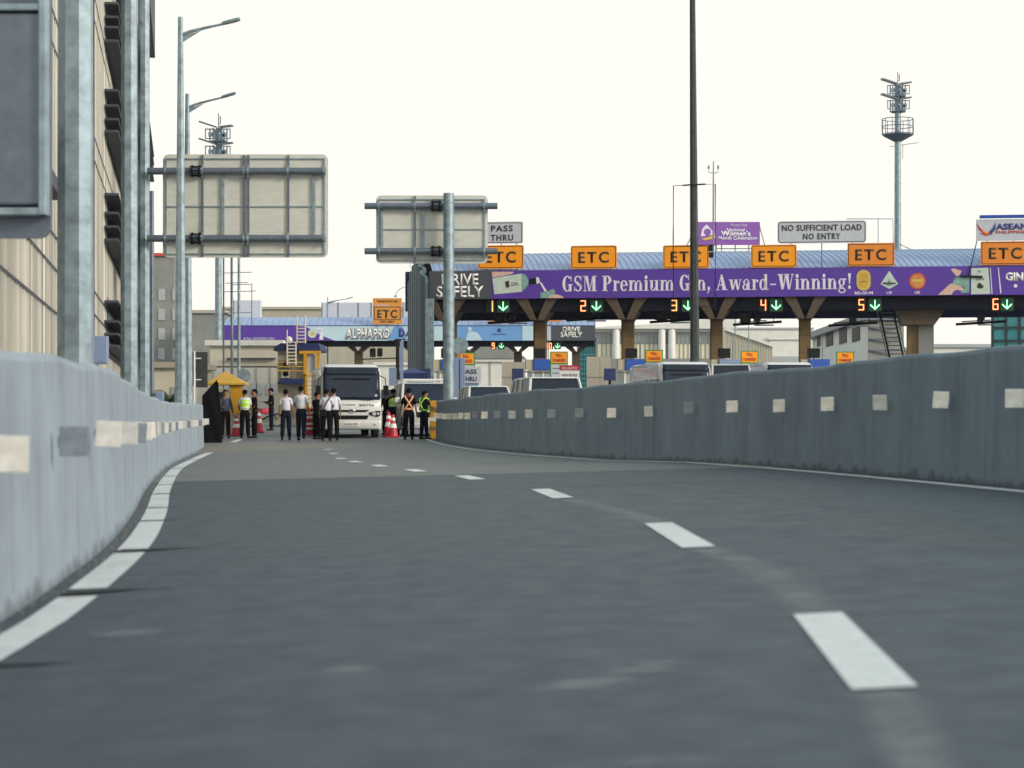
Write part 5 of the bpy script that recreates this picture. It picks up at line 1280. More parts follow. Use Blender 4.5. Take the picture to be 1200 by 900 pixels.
def rate_sign(px, py0, lab, Y=112):
    r = thing('toll_rate_sign', lab, 'sign', (XP(px, Y), Y, G0 - .02), .0, 'toll rate signs with orange heads')
    zt = ZP(py0, Y) - G0 + .02
    q = MB(); q.box(-.47, 0, zt - 2.0, .47, .1, zt); q.build('frame', 'green', r)
    q = MB(); q.box(-.41, -.012, zt - .60, .41, -.001, zt - .06); hd_ = q.build('orange_head', 'orange', r)
    TXT('TOLL', 0, zt - .27, .15, .34, 'red', hd_, y=-.02, bold=.03); TXT('CHARGES', 0, zt - .52, .15, .66, 'red', hd_, y=-.02, bold=.03)
    q = MB(); q.box(-.41, -.012, zt - 1.95, .41, -.001, zt - .68); wb = q.build('rate_board', 'sgrey', r)
    q = MB(); q.disc_y((.22, zt - 1.1), .13, -.02, -.013); q.build('red_mark', 'red', wb)
    q = MB()
    for k in range(4): q.box(-.33, -.02, zt - .9 - .25 * k, .02, -.013, zt - .86 - .25 * k)
    q.build('text_line', 'inkg', wb)
    q = MB()
    for x in (-.4, .34): q.box(x, .02, 0, x + .06, .08, zt - 2.0)
    q.build('post', 'galvd', r)
for px, py, lab in ((655, 412, 'toll charges sign in a green frame over the boxy white jeep'), (766.5, 410, 'toll charges sign in a green frame left of the tall dark pole'), (878.5, 411, 'toll charges sign right of the tall dark pole, its foot hidden by the barrier'), (990.5, 412, 'toll charges sign in front of the white windowed house'), (546, 413, 'toll charges sign half hidden beside the round sign post')):
    rate_sign(px, py, lab)
r = thing('notice_board', 'white board with a red header standing over the boxy white jeep', 'sign', (XP(667.5, 108), 108, G0 - .05)); lz = lambda p: ZP(p, 108) - G0 + .05
q = MB(); q.box(-.5, 0, lz(443), .5, .06, lz(434)); q.build('board', 'white', r); q = MB(); q.box(-.52, -.02, lz(434) + .003, .52, .06, lz(428)); h_ = q.build('red_header', 'red', r)
TXT('NO ENTRY', 0, lz(433), .13, .8, 'white', h_, y=-.03); TXT('WAIT IN FILE', 0, lz(441), .13, .8, 'inkg', r, y=-.012)
q = MB(); [q.box(x, .07, 0, x + .06, .11, lz(430)) for x in (-.4, .34)]; q.build('post', 'galvd', r)
r = thing('pass_thru_sign', 'low white PASS THRU sign standing beside the round sign post', 'sign', (XP(549, 105), 105, .55)); lz = lambda p: ZP(p, 105) - .55
q = MB(); q.prism_y(rrect(-.62, lz(449), .62, lz(430), .05), 0, .05); q.build('panel', 'sgrey', r); TXT('PASS', .05, lz(438), .22, .72, 'inkg', r, y=-.015, bold=.02); TXT('THRU', .05, lz(446.5), .22, .72, 'inkg', r, y=-.015, bold=.02)
q = MB(); q.box(-.5, .06, 0, .5, .3, lz(449)); q.build('cabinet', 'greyblue', r)
for px, Y in ((538, 104),):
    r = thing('service_cabinet', 'tall grey blue cabinet standing just right of the round sign post', 'cabinet', (XP(px, Y), Y, .5)); q = MB(); q.box(-.22, 0, 0, .28, .5, ZP(419, Y) - .5); q.build('cabinet', 'greyblue', r, bevel=.01); q = MB(); q.box(.02, -.02, .2, .05, -.001, ZP(421, Y) - .5); q.build('door_gap', 'dark', r)
    r2 = thing('round_traffic_mirror', 'round traffic mirror seen from behind, just right of the round sign post', 'mirror', (XP(539, 108), 108, .6)); lz = lambda p: ZP(p, 108) - .6
    q = MB(); q.disc_y((0, lz(405)), .42, 0, .06, 28); q.build('disc', 'galv', r2); q = MB(); q.tube([(0, .08, 0), (0, .08, lz(400))], .035, 8); q.build('post', 'galvd', r2)
# stair beside the wide column
r = thing('steel_stair', 'steep steel stair with handrails left of the widest column', 'stair', (XP(1048, 123.5), 123.5, G0)); lz = lambda p: ZP(p, 123.5) - G0
q = MB()
for s in (-.45, .35): q.tube([(s - .55, 0, lz(352)), (s + .25, 0, lz(425))], .06, 6)
q.build('stringer', 'dark', r)
q = MB()
for k in range(16): t = k / 15; q.box(-1.0 + .78 * t, -.1, lz(352 + 73 * t), -.18 + .78 * t, .15, lz(352 + 73 * t) + .05)
q.build('treads', 'galvd', r)
q = MB()
for s in (-1.15, -.05): q.tube([(s - .1, -.2, lz(345)), (s + .7, -.2, lz(418))], .03, 6)
for px_ in range(5): q.box(1.0, .1, lz(372 + px_ * 9), 1.9, .15, lz(372 + px_ * 9) + .08)
q.build('handrail', 'galv', r)

# ------------------------------------------------------------------ far toll canopy
Y2 = 185.0
l2 = lambda px: XP(px, Y2) - XP(262, Y2); z2 = lambda py, px=0: ZP(py, Y2) - G0
c2 = thing('toll_canopy', 'far toll canopy with blue and purple banners behind the minibus', 'canopy', (XP(262, Y2), Y2, G0), 0)
LN = l2(697.5)
q = MB(); prof = [(.2 + 9 * k / 10, z2(382) + .05 + (z2(370.2) - z2(382)) * 1.05 * sin(pi * k / 10) ** .75) for k in range(11)]
for (y, z) in prof: q.v += [(0, y, z), (LN, y, z), (LN, y, z - .1), (0, y, z - .1)]
for k in range(10):
    for i in range(4):
        a = 4 * k + i; c = 4 * k + (i + 1) % 4; q.f.append((a, c, c + 4, a + 4)); q.m.append(0)
q.f += [(0, 3, 2, 1), (40, 41, 42, 43)]; q.m += [0, 0]; rf = q.build('roof', 'roof', c2, smooth=True)
q = MB(); x = .3
while x < LN:
    for (y, z), (y2, z2_) in zip(prof[:6], prof[1:7]): q.quad([(x, y, z + .04), (x + .09, y, z + .01), (x + .09, y2, z2_ + .01), (x, y2, z2_ + .04)])
    x += .55
q.build('roof_seams', 'greyblue', rf, fix=False)
q = MB(); q.box(0, .4, z2(406), LN, .9, z2(398)); q.build('front_beam', 'soffit', c2)
q = MB(); q.box(0, .95, z2(400), LN, 9, z2(399)); q.build('soffit', 'soffit', c2)
def fas(px0, px1, m, name='banner'): q = MB(); q.box(l2(px0) + .01, 0, z2(399.2), l2(px1), .3, z2(381.6)); return q.build(name, m, c2)
f1 = fas(262, 350, 'purple', 'purple_banner'); f2 = fas(350, 535, 'sky_l', 'blue_banner'); f3 = fas(535, 635, 'sky_m', 'light_blue_banner'); f4 = fas(635, 645.5, 'sgrey', 'pale_panel'); f5 = fas(645.5, 697.5, 'char', 'fascia_panel')
q = MB(); q.box(0, -.02, z2(382), LN, .3, z2(381.2)); q.build('edge_trim', 'navy', c2)
q = MB(); q.prism_y([(l2(350), z2(399)), (l2(392), z2(399)), (l2(376), z2(393)), (l2(358), z2(382.5)), (l2(350), z2(382.5))], -.03, -.002); q.build('purple_wedge', 'purple', f2)
q = MB(); q.prism_y([(l2(455), z2(399)), (l2(478), z2(399)), (l2(472), z2(382.5)), (l2(462), z2(382.5))], -.03, -.002); q.build('blue_patch', 'sky_m', f2)
q = MB(); q.disc_y((l2(366), z2(391)), .38, -.05, -.032); q.build('fruit_print', 'glassp', f2); q = MB(); q.disc_y((l2(366.5), z2(391)), .2, -.06, -.052); q.build('fruit_core', 'gold', f2)
q = MB(); q.box(l2(370), -.05, z2(386.5), l2(378), -.034, z2(385)); q.prism_y([(l2(374), z2(398)), (l2(379), z2(398)), (l2(378), z2(388)), (l2(376), z2(388))], -.05, -.034); q.build('small_print', 'lilac', f2)
TXT('ALPHAPRO', l2(431), z2(396.5), .82, 3.9, 'inkg', f2, y=-.035, bold=.07, shear=.12); TXT('ALPHAPRO', l2(430.6), z2(396.2), .82, 3.85, 'white', f2, y=-.055, bold=.03, shear=.12)
TXT('D', l2(471), z2(394), .62, .5, 'asblue', f2, y=-.06, bold=.08, name='lettering'); TXT('AMAS', l2(487), z2(393.6), .42, 1.75, 'asblue', f2, y=-.06, bold=.06)
TXT('ial No. 5251DFS41125A', l2(303.5), z2(398), .20, 2.7, 'lilac', f1, y=-.03)
q = MB(); q.prism_y([(l2(545), z2(399)), (l2(565), z2(399)), (l2(562), z2(393)), (l2(558), z2(389)), (l2(549), z2(388))], -.03, -.002); q.disc_y((l2(550.5), z2(385.5)), .17, -.04, -.005); q.build('person_print', 'sky_l', f3)
q = MB(); q.disc_y((l2(585), z2(387)), .17, -.03, -.002); q.build('logo', 'asblue', f3); TXT('MEDICAL CENTER', l2(585), z2(392.5), .12, 1.2, 'asblue', f3, y=-.02)
q = MB(); q.box(l2(612), -.03, z2(399), l2(635), -.002, z2(381.8)); q.build('pale_patch', 'sky_l', f3)
TXT('DRIVE', l2(669.5), z2(388.6), .42, 1.5, 'white', f5, y=-.03, bold=.03); TXT('SAFELY', l2(669.5), z2(395), .42, 1.9, 'white', f5, y=-.03, bold=.03)
for px in (418, 483, 550, 607, 676):
    cx = l2(px); q = MB(); q.box(cx - .35, 2, 0, cx + .35, 3, z2(411)); c = q.build('column', 'brown' if px < 500 else 'brownd', c2)
    q = MB()
    for s in (-1, 1): q.prism_y([(cx + s * .02, z2(411.5)), (cx + s * .36, z2(411.5)), (cx + s * 1.5, z2(399)), (cx + s * .7, z2(399))], .95, 3)
    q.build('forked_head', 'brownd', c)
lane_signal('9', 578, 405, c2, l2, z2, .28, .80, 'lit number 9 and green arrow under the far canopy', 587.5, 'lane signals of the far canopy')
lane_signal('10', 642.5, 405, c2, l2, z2, .28, .80, 'lit number 10 and green arrow under the far canopy', 653.5, 'lane signals of the far canopy')
for px, lab in ((295, 'black lane box hanging under the left end of the far canopy'), (440, 'black lane box hanging above the minibus roof')):
    Y = Y2 + .5; r = thing('lane_camera', lab, 'camera bracket', (XP(px, Y), Y, ZP(421, Y)), 0, 'brackets under the far canopy')
    q = MB(); q.box(-.5, 0, .2, .0, .3, .95); q.box(.15, 0, .25, .6, .3, .95); q.build('display_back', 'black', r); q = MB(); q.tube([(-1.2, 0, 0), (1.8, 0, .1)], .06, 6); q.tube([(-.2, 0, 0), (-.2, 0, 1.6)], .03, 6); q.tube([(.4, 0, 0), (.4, 0, 1.6)], .03, 6); q.build('bracket', 'dark', r)
r = panel_sign('dusty orange ETC sign on the far canopy above the word ALPHAPRO', c2, l2, z2, 437, 471, 349.5, 380, 'orange3', -.15, [('ETC', 0, .25, .30, .68, .03), ('TRANSACTION LANE', 0, .84, .08, .72), ('RFID ONLY', 0, .06, .08, .5)], border=False, rad=.04)
q = MB(); frame_y(q, -1.15, .38, 1.15, 1.52, .05, -.02, -.002); q.build('border', 'ink', r); q = MB(); q.box(-1.1, -.02, 1.58, .2, -.002, 1.66); q.build('pale_strip', 'sgrey', r)
for px0, px1, lab in ((570, 601.5, 'dusty orange ETC sign seen behind camera bracket 1'), (636, 657.5, 'orange ETC sign seen between the front beam and the far roof'), (528, 535, 'orange sign sliver beside the round sign post')):
    panel_sign(lab, c2, l2, z2, px0, px1, 366, 376.5 if px0 < 600 else 377, 'orange2', -.15, [('ETC', 0, .25, .5, .7, .03)] if px1 - px0 > 10 else [], border=False, rad=.03, group='orange signs of the far canopy')
for px0, px1, y0, y1, lab in ((377, 436, 354.5, 369.5, 'pale blue panel box standing on the far canopy roof left of the ETC sign'), (272, 305, 352, 369, 'pale box behind the thin lamp posts on the far canopy roof'), (471.5, 487, 354, 369.5, 'pale lilac panel on the far roof right of the ETC sign')):
    Y = Y2 + 5; r = thing('roof_panel', lab, 'panel', (XP((px0 + px1) / 2, Y), Y, ZP(y1 + 5, Y))); w = (px1 - px0) / F * Y / 2; h = ZP(y0, Y) - ZP(y1 + 5, Y)
    q = MB(); q.box(-w, 0, 0, w, 1.2, h); q.build('panel', 'sgrey', r)
    q = MB()
    for t in ((-.99, -.35, .45, .97) if w > 1.5 else (-.9,)): q.box(w * t - .04, -.03, 0, w * t + .04, -.002, h)
    q.build('rib', 'galvd', r)
# thin arc lamp and mast between canopies
r = thing('thin_mast', 'very thin white mast just left of the ribbed end wall', 'mast', (XP(481, 150), 150, .6)); q = MB(); q.tube([(0, 0, 0), (0, 0, ZP(300, 150) - .6)], [.06, .035], 6); q.build('mast', 'white', r)
q = MB(); z_ = ZP(338, 150) - .6; q.tube([(0, 0, z_), (-.5, 0, z_ + .1), (-.9, 0, z_ - .15), (-1.05, 0, z_ - .5)], .025, 6); q.cbox((-1.05, 0, z_ - .55), (.2, .12, .1)); q.build('arm', 'galv', r)
r = thing('utility_pole', 'dark utility pole right behind the minibus with tangled wires', 'pole', (XP(466, 112), 112, .6)); lz = lambda p: ZP(p, 112) - .6
q = MB(); q.tube([(0, 0, 0), (0, 0, lz(397))], [.12, .09], 8); q.tube([(-.2, 0, lz(399)), (.4, 0, lz(397.5))], .04, 5); q.build('pole', 'dark', r); q = MB(); q.tube([(.22 + .05 * sin(k), 0, lz(398 + k * 4)) for k in range(12)], .05, 6); q.build('wires', 'wallb', r); q = MB(); q.box(-.45, -.1, lz(452), -.05, .2, lz(431)); q.box(.12, -.1, lz(450), .3, .2, lz(400)); q.build('cabinet', 'greyblue', r)
r = thing('navy_tent', 'navy blue tent top showing between the minibus and the ribbed end wall', 'tent', (XP(481, 112), 112, .6)); lz = lambda p: ZP(p, 112) - .6
q = MB(); a0, a1 = -.72, .9; q.v = [(a0, 0, lz(437)), (a1, 0, lz(437)), (a1, 1.6, lz(437)), (a0, 1.6, lz(437)), ((a0 + a1) / 2, .8, lz(430)), (a0, 0, lz(447)), (a1, 0, lz(447)), (a1, 1.6, lz(447)), (a0, 1.6, lz(447))]; q.f = [(0, 1, 4), (1, 2, 4), (2, 3, 4), (3, 0, 4), (0, 5, 6, 1), (1, 6, 7, 2), (2, 7, 8, 3), (3, 8, 5, 0)]; q.m = [0] * 8; q.build('canopy', 'navy', r); q = MB(); [q.box(x, y, 0, x + .05, y + .05, lz(440)) for x in (a0, a1 - .05) for y in (0, 1.5)]; q.build('leg', 'galv', r)

# ------------------------------------------------------------------ billboard far behind
Y = 210; r = thing('billboard', 'violet National Women\'s Month Celebration billboard on a thin steel frame', 'billboard', (XP(854, Y), Y, .6)); lz = lambda p: ZP(p, Y) - .6; lx = lambda p: XP(p, Y) - XP(854, Y)
q = MB(); q.box(lx(817.5), 0, lz(287), lx(890.5), .2, lz(260)); bb = q.build('panel', 'violet', r)
TXT('National', lx(862), lz(271.4), .32, 1.75, 'lilac', bb, y=-.03, bold=.03); TXT("Women's", lx(862), lz(276.6), .48, 2.9, 'lilac', bb, y=-.03, bold=.05); TXT('Month Celebration', lx(864.5), lz(281), .34, 3.8, 'lilac', bb, y=-.03, bold=.03)
TXT('Purple Day', lx(866), lz(265), .24, 1.6, 'lilac', bb, y=-.03); q = MB(); q.prism_y([(lx(821), lz(277)), (lx(823), lz(268)), (lx(828), lz(263)), (lx(836), lz(272)), (lx(838), lz(275))], -.04, -.002); q.build('drawn_sheet', 'lilac', bb)
q = MB(); q.prism_y([(lx(822), lz(280)), (lx(838), lz(275.5)), (lx(839), lz(279)), (lx(826), lz(282))], -.06, -.042); q.build('drawn_hand', 'gold', bb); q = MB(); q.disc_y((lx(829), lz(272)), .35, -.05, -.041, 14); q.build('drawn_pattern', 'violet', bb)
q = MB()
for x in (840, 846, 862, 878): q.tube([(lx(x), .4, 0), (lx(x), .4, lz(265))], .06, 5)
for p in (291, 299): q.tube([(lx(840), .4, lz(p)), (lx(890), .4, lz(p))], .05, 5)
for a, b_ in (((818, 262), (800, 300)), ((890, 262), (905, 302))): q.tube([(lx(a[0]), .4, lz(a[1])), (lx(b_[0]), 3, lz(b_[1]))], .05, 5)
q.build('steel_frame', 'galv', r)

# ------------------------------------------------------------------ background buildings
def bldg(label, px0, px1, py0, Y, D, mw='wallw', name='building', rot=0, roofm=None, z0=.5, over=.3, gable=0):
    r = thing(name, label, 'building', (XP((px0 + px1) / 2, Y), Y, z0), rot); w = (px1 - px0) / F * Y / 2; h = ZP(py0, Y) - z0
    q = MB(); q.box(-w, 0, 0, w, D, h); q.build('wall', mw, r)
    q = MB(); q.box(-w - over, -over, h, w + over, D + over, h + .35); q.build('roof', roofm or mw, r)
    return r, w, h
# terminal with glazed front (middle right)
r, w, h = bldg('long pale glazed terminal with white columns behind the front toll lanes', 690, 857, 389, 270, 30, 'frost', 'terminal_building', roofm='wallw', rot=0)
q = MB(); q.v = [(-w - .5, -1.2, h + .35), (w + .5, -1.2, h + .35), (w + .5, -1.2, h + 2.2), (-w - .5, 20, h + .6), (w + .5, 20, h + 2.4)]; q.prism_y([(-w - .6, h + .36), (w + .6, h + .36), (w + .6, h + 1.9), (0, h + 1.0), (-w - .6, h + .5)], -1.2, 25); q.v = q.v[5:]; q.f = [tuple(i - 5 for i in f) for f in q.f]; q.build('curved_roof', 'wallw', r)
q = MB(); q.box(-w, -.15, 0, w, -.01, h * .87); q.build('lower_glazing', 'frostc', r)
q = MB()
for k in range(34): x = -w + 2 * w * k / 33; q.box(x - .05, -.22, 0, x + .05, -.152, h)
q.box(-w, -.24, h * .87, w, -.153, h * .87 + .15); q.build('mullion', 'wallg', r)
for t in (-.62, .02, .16, .88):
    q = MB(); q.tube([(w * t, -.7, 0), (w * t, -.7, h + .3)], .45, 12); q.build('column', 'white', r, smooth=True)
q = MB(); q.box(-w, -4, 0, w, -3.7, 8.1); q.build('fence_wall', 'wallg', r)
# bright sloping walkway building
r = thing('walkway_building', 'bright cream walkway with sloping roofline between two brown columns', 'building', (XP(879, 240), 240, .5)); lz = lambda p: ZP(p, 240) - .5; lx = lambda p: XP(p, 240) - XP(879, 240)
q = MB(); q.prism_y([(lx(850), 0), (lx(905), 0), (lx(905), lz(406)), (lx(850), lz(386))], 0, 6); q.build('wall', 'frostc', r); q = MB(); q.prism_y([(lx(849), lz(387)), (lx(906), lz(407)), (lx(906), lz(403)), (lx(849), lz(383))], -.4, 6.4); q.build('roof', 'wallw', r)
q = MB()
for k in range(18): x = lx(850 + k * 3.2); q.box(x - .05, -.1, 0, x + .06, -.002, lz(387 + k * 1.18))
q.build('rib', 'wallb', r)
r, w, h = bldg('low pale building right of the bright walkway', 903, 946, 398, 300, 15, 'wallw', rot=0); q = MB(); q.box(w * .1, -.05, 0, w * .9, -.002, h * .5); q.box(-w * .9, -.05, h * .62, w * .95, -.002, h * .8); q.build('window_band', 'frost', r)
r = bldg('very far pale terminal block above the bright walkway', 846, 952, 386, 420, 30, 'wallw', roofm='frost')[0]
# white house with tall windows
Y = 150; r = thing('windowed_house', 'white two storey house with tall dark windows under lane signal 5', 'building', (XP(1017, Y), Y, .6), 0)
k_ = Y / F; lz = lambda p: ZP(p, Y) - .6
P0 = Vector((0, 0)); P1 = Vector((XP(952, 185) - XP(1017, Y), 35))
d = (P1 - P0).normalized(); nrm = Vector((-d.y, d.x)); L_ = (P1 - P0).length
hw_ = lz(375)
q = MB(); pts = [P0, P1, P1 + Vector((6, 3)), P0 + Vector((2.6, .6))]
q.ring_loft([[(p.x, p.y, 0) for p in pts], [(p.x, p.y, hw_) for p in pts]]); q.build('wall', 'wallw', r)
q = MB(); pts2 = [P0 + Vector((-.4, -.5)), P1 + Vector((-.6, .3)), P1 + Vector((6.5, 3.4)), P0 + Vector((2.9, .2))]; q.ring_loft([[(p.x, p.y, hw_ - .0) for p in pts2], [(p.x, p.y, hw_ + .5) for p in pts2]]); q.build('roof', 'galvd', r)
def facep(t, off): p = P0 + d * (L_ * t) + Vector((-1, -.0)) * 0 - Vector((d.y, -d.x)) * off; return p
sgn = 1 if (Vector((d.y, -d.x)).y < 0 or Vector((d.y, -d.x)).x < 0) else -1
for pxa, pxb, pyt, pyb in ((999, 1008, 383.5, 400), (984, 992.5, 380, 402.5), (968.5, 976.5, 382, 405.5), (958, 961.5, 386.5, 406)):
    # intersect picture columns with the wall line
    def tt(px):
        s = (px - 600) / F; X0_, Y0_ = XP(1017, Y), Y
        return (s * Y0_ - X0_) / (d.x - s * d.y) / L_
    ta, tb = tt(pxa), tt(pxb); ym = Y + d.y * L_ * (ta + tb) / 2
    za, zb_ = CZ + (HZ - pyt) / F * ym - .6, CZ + (HZ - pyb) / F * ym - .6
    a = P0 + d * (L_ * tb); b_ = P0 + d * (L_ * ta); no = Vector((d.y, -d.x)); no = no if no.y < 0 or no.x < 0 else -no
    q = MB(); ring = lambda o: [(a.x + no.x * o, a.y + no.y * o, zb_), (b_.x + no.x * o, b_.y + no.y * o, zb_), (b_.x + no.x * o, b_.y + no.y * o, za), (a.x + no.x * o, a.y + no.y * o, za)]
    q.ring_loft([ring(-.05), ring(.03)]); wn = q.build('window', 'black', r)
    q = MB(); m0 = (a + b_) / 2
    for p_ in (a, m0, b_): q.box(p_.x + no.x * .06 - .05, p_.y + no.y * .06 - .05, zb_, p_.x + no.x * .06 + .05, p_.y + no.y * .06 + .05, za)
    q.build('frame', 'white', wn)
q = MB(); q.ring_loft([[(P0.x + .02 + 2.6 * t, P0.y - .03 + t * .6 - o, z_) for t, z_ in ((0, 0), (1, 0), (1, hw_ + .1), (0, hw_ + .1))] for o in (0, .08)]); q.build('dark_side', 'wallg', r)
q = MB()
for k in range(5): q.box(P0.x + .1, P0.y - .25, lz(425) + k * .8, P0.x + 2.3, P0.y - .12, lz(425) + k * .8 + .1)
q.build('louver', 'galvd', r)
# teal glass tower, right edge
Y = 160; r = thing('teal_glass_building', 'teal glass building with dark grid frame at the right edge', 'building', (XP(1163, Y), Y, .6), radians(-15)); lz = lambda p: ZP(p, Y) - .6
q = MB(); q.box(0, 0, 0, 9, 10, lz(338)); q.build('glass_wall', 'teal', r)
q = MB()
for k in range(10): q.box(k * .98 - .1, -.12, 0, k * .98 + .12, -.002, lz(338))
for k in range(9): z_ = lz(338) - k * .98; q.box(-.1, -.14, z_ - .1, 9, -.003, z_ + .06)
q.build('frame_grid', 'tealf', r)
Y = 200; r = thing('teal_glass_building', 'teal louvred building behind the far DRIVE SAFELY panel', 'building', (XP(679, Y), Y, .6), 0); lz = lambda p: ZP(p, Y) - .6
q = MB(); q.box(0, 0, 0, 1.6, 8, lz(396)); q.build('glass_wall', 'tealf', r); q = MB()
for k in range(9): q.box(.1 + k * .17, -.1, 1, .16 + k * .17, -.002, lz(400))
for k in range(12): q.box(0, -.12, 1.4 + k * .45, 1.6, -.004, 1.48 + k * .45)
q.build('frame_grid', 'teal', r)
r = bldg('long low pale warehouse at the right behind the barrier', 1085, 1168, 407, 230, 20, 'wallw', 'warehouse', roofm='frost')[0]
r, w, h = bldg('white hangar wall with grey roof under the far lane signal 9', 536, 612, 424, 230, 20, 'wallw', 'warehouse')
q = MB(); q.prism_y([(-w - .4, h + .36), (w + .4, h + .36), (w * .3, h + 2.7), (-w * .6, h + 1.4)], -.5, 19); q.build('sloping_roof', 'wallg', r); q = MB()
for k in range(5): q.box(-w + k * w * .5, -.1, 0, -w + k * w * .5 + .12, -.002, h)
q.build('rib', 'wallb', r)
for px, lab in ((603, 'pair of beige blocks beside the far lanes, left stack'), (703, 'beige block stack right of the boxy white jeep')):
    Y = 150; r = thing('masonry_pier', lab, 'pier', (XP(px, Y), Y, .6)); q = MB(); hh = ZP(424 if px < 650 else 418, Y) - .6
    q.box(-.9, 0, 0, -.01, 1, hh); q.box(.01, 0, 0, .75, 1, hh - .02); q.build('blocks', 'wallb', r); q = MB(); [q.box(-.93, -.03, z_, .78, 1.03, z_ + .05) for z_ in (1.2, 2.2, 3.2)]; q.build('course_joint', 'wallg', r)
r = bldg('white wall strip beyond the minibus roof', 440, 545, 428, 260, 10, 'wallw', 'warehouse')[0]
# left background
r, w, h = bldg('large dark grey building with pale roof edge behind the left lamp posts', 222, 262, 367, 240, 25, 'wallg', roofm='wallb')
bldg('long low roof behind the far toll canopy', 262, 500, 362.5, 300, 30, 'wallb', 'warehouse', roofm='wallb', z0=.5)
r, w, h = bldg('weathered concrete tower left of the front street lamp', 178, 204, 300, 260, 12, 'wallg', 'tower_building', roofm='asred'); 
q = MB(); [q.box(-w + .8 + 1.7 * (k % 2), -.1, 3 + 2.4 * (k // 2), -w + 1.6 + 1.7 * (k % 2), -.002, 4.4 + 2.4 * (k // 2)) for k in range(12)]; q.build('window', 'frost', r)
r, w, h = bldg('cream house between the steel posts and the front street lamp', 178, 226, 431, 130, 8, 'wallc', roofm='wallb', z0=.4)
q = MB(); q.box(-.1, -.05, .8, .7, -.002, 2.4); q.build('window', 'frost', r)
Y = 140; r, w, h = bldg('white office wall with two black boxes left of the blue roofed cabin', 246, 327, 405, Y, 8, 'wallc', 'office_building', roofm='wallw'); lz = lambda p: ZP(p, Y) - .5
q = MB(); q.box(-w * .5, -.3, lz(421), w * .9, -.002, lz(419.5)); q.box(-w, -.1, lz(430), w, -.002, lz(429)); q.build('dark_band', 'inkg', r)
q = MB(); q.box(-w + .3, -.12, .4, w * .88, -.003, lz(431)); dr = q.build('white_shutter', 'wallw', r); q = MB(); [q.box(-w * .05 + k * .9, -.2, .4, -w * .05 + k * .9 + .05, -.121, lz(431)) for k in range(4)]; q.build('shutter_rib', 'wallb', dr)
q = MB(); q.box(.4, -.2, 2.0, 1.2, -.121, 2.7); q.box(1.45, -.2, 2.0, 2.1, -.121, 2.7); q.build('vent', 'sgrey', dr)
# blue roofed control cabin with ladders
Y = 98; zc = gz(98); X0 = XP(350, Y); r = thing('control_cabin', 'control cabin with blue roof, outdoor fan units and yellow steel frame left of the minibus', 'cabin', (X0, Y, zc)); lz = lambda p: ZP(p, Y) - zc; lx = lambda p: XP(p, Y) - X0
q = MB(); q.box(lx(325.5), 0, 0, lx(360), 3, lz(406)); q.build('wall', 'wallg' if False else 'wallb', r)
q = MB(); q.prism_y([(lx(321), lz(411)), (lx(377), lz(411)), (lx(374), lz(402.5)), (lx(330), lz(402.5)), (lx(322), lz(407))], -.35, 3.3); q.build('roof', 'navy', r)
q = MB(); q.prism_y([(lx(326), lz(450)), (lx(357), lz(450)), (lx(357), lz(444)), (lx(330), lz(444))], -.6, -.003); q.build('awning', 'navy', r)
for py in (426, 438):
    q = MB(); q.box(lx(330), -.25, lz(py + 5), lx(340), -.004, lz(py - 5)); ac = q.build('fan_unit', 'wallb', r, bevel=.01); q = MB(); q.disc_y((lx(335.5), lz(py)), .13, -.27, -.252, 20); q.build('fan', 'black', ac)
q = MB()
for a in (357, 372): q.box(lx(a), -.5, 0, lx(a) + .14, -.38, lz(413))
q.box(lx(352), -.52, lz(415), lx(377), -.3, lz(411.5)); q.box(lx(357), -.5, lz(441), lx(374), -.4, lz(439)); q.build('yellow_frame', 'yellow', r)
q = MB(); q.box(lx(362), -.36, lz(438), lx(370), -.25, lz(416)); q.build('door', 'frost', r)
q = MB()
for k in range(8): q.box(lx(360), -.6, lz(478) + k * .2, lx(369), -.5, lz(478) + k * .2 + .04)
for a in (359, 369.5): q.box(lx(a), -.6, lz(480), lx(a) + .05, -.5, lz(440))
q.build('yellow_ladder', 'yellow', r)
q = MB()
for p_ in (425, 430, 435): q.tube([(lx(326), -.45, lz(p_)), (lx(358), -.45, lz(p_))], .025, 5)
q.build('railing', 'yellowd', r)
q = MB()
for a in (338, 348): q.tube([(lx(a), -.55, lz(428)), (lx(a), -.55, lz(402))], .035, 6)
for k in range(7): q.box(lx(338), -.58, lz(426 - k * 4), lx(348), -.5, lz(426 - k * 4) + .05)
q.tube([(lx(338), -.55, lz(402)), (lx(338), -.55, lz(387))], .025, 6)
q.build('ladder', 'wallc', r)
q = MB()
for a in (346.5, 356.5): q.tube([(lx(a), .5, lz(403)), (lx(a), .5, lz(369))], .035, 6)
for k in range(6): q.box(lx(346.5), .45, lz(401 - k * 4), lx(356.5), .55, lz(401 - k * 4) + .05)
q.build('upper_ladder', 'wallc', r)
q = MB(); q.ring_loft([[(lx(338) + .17 * sin(a) * cos(u) , .2 - .17 * cos(a) * .5, lz(402) + .15 + .17 * sin(a) * sin(u)) for u in [2 * pi * i / 14 for i in range(14)]] for a in (.02, .5, 1.0, 1.4)]); q.build('dish', 'wallw', r, smooth=True)
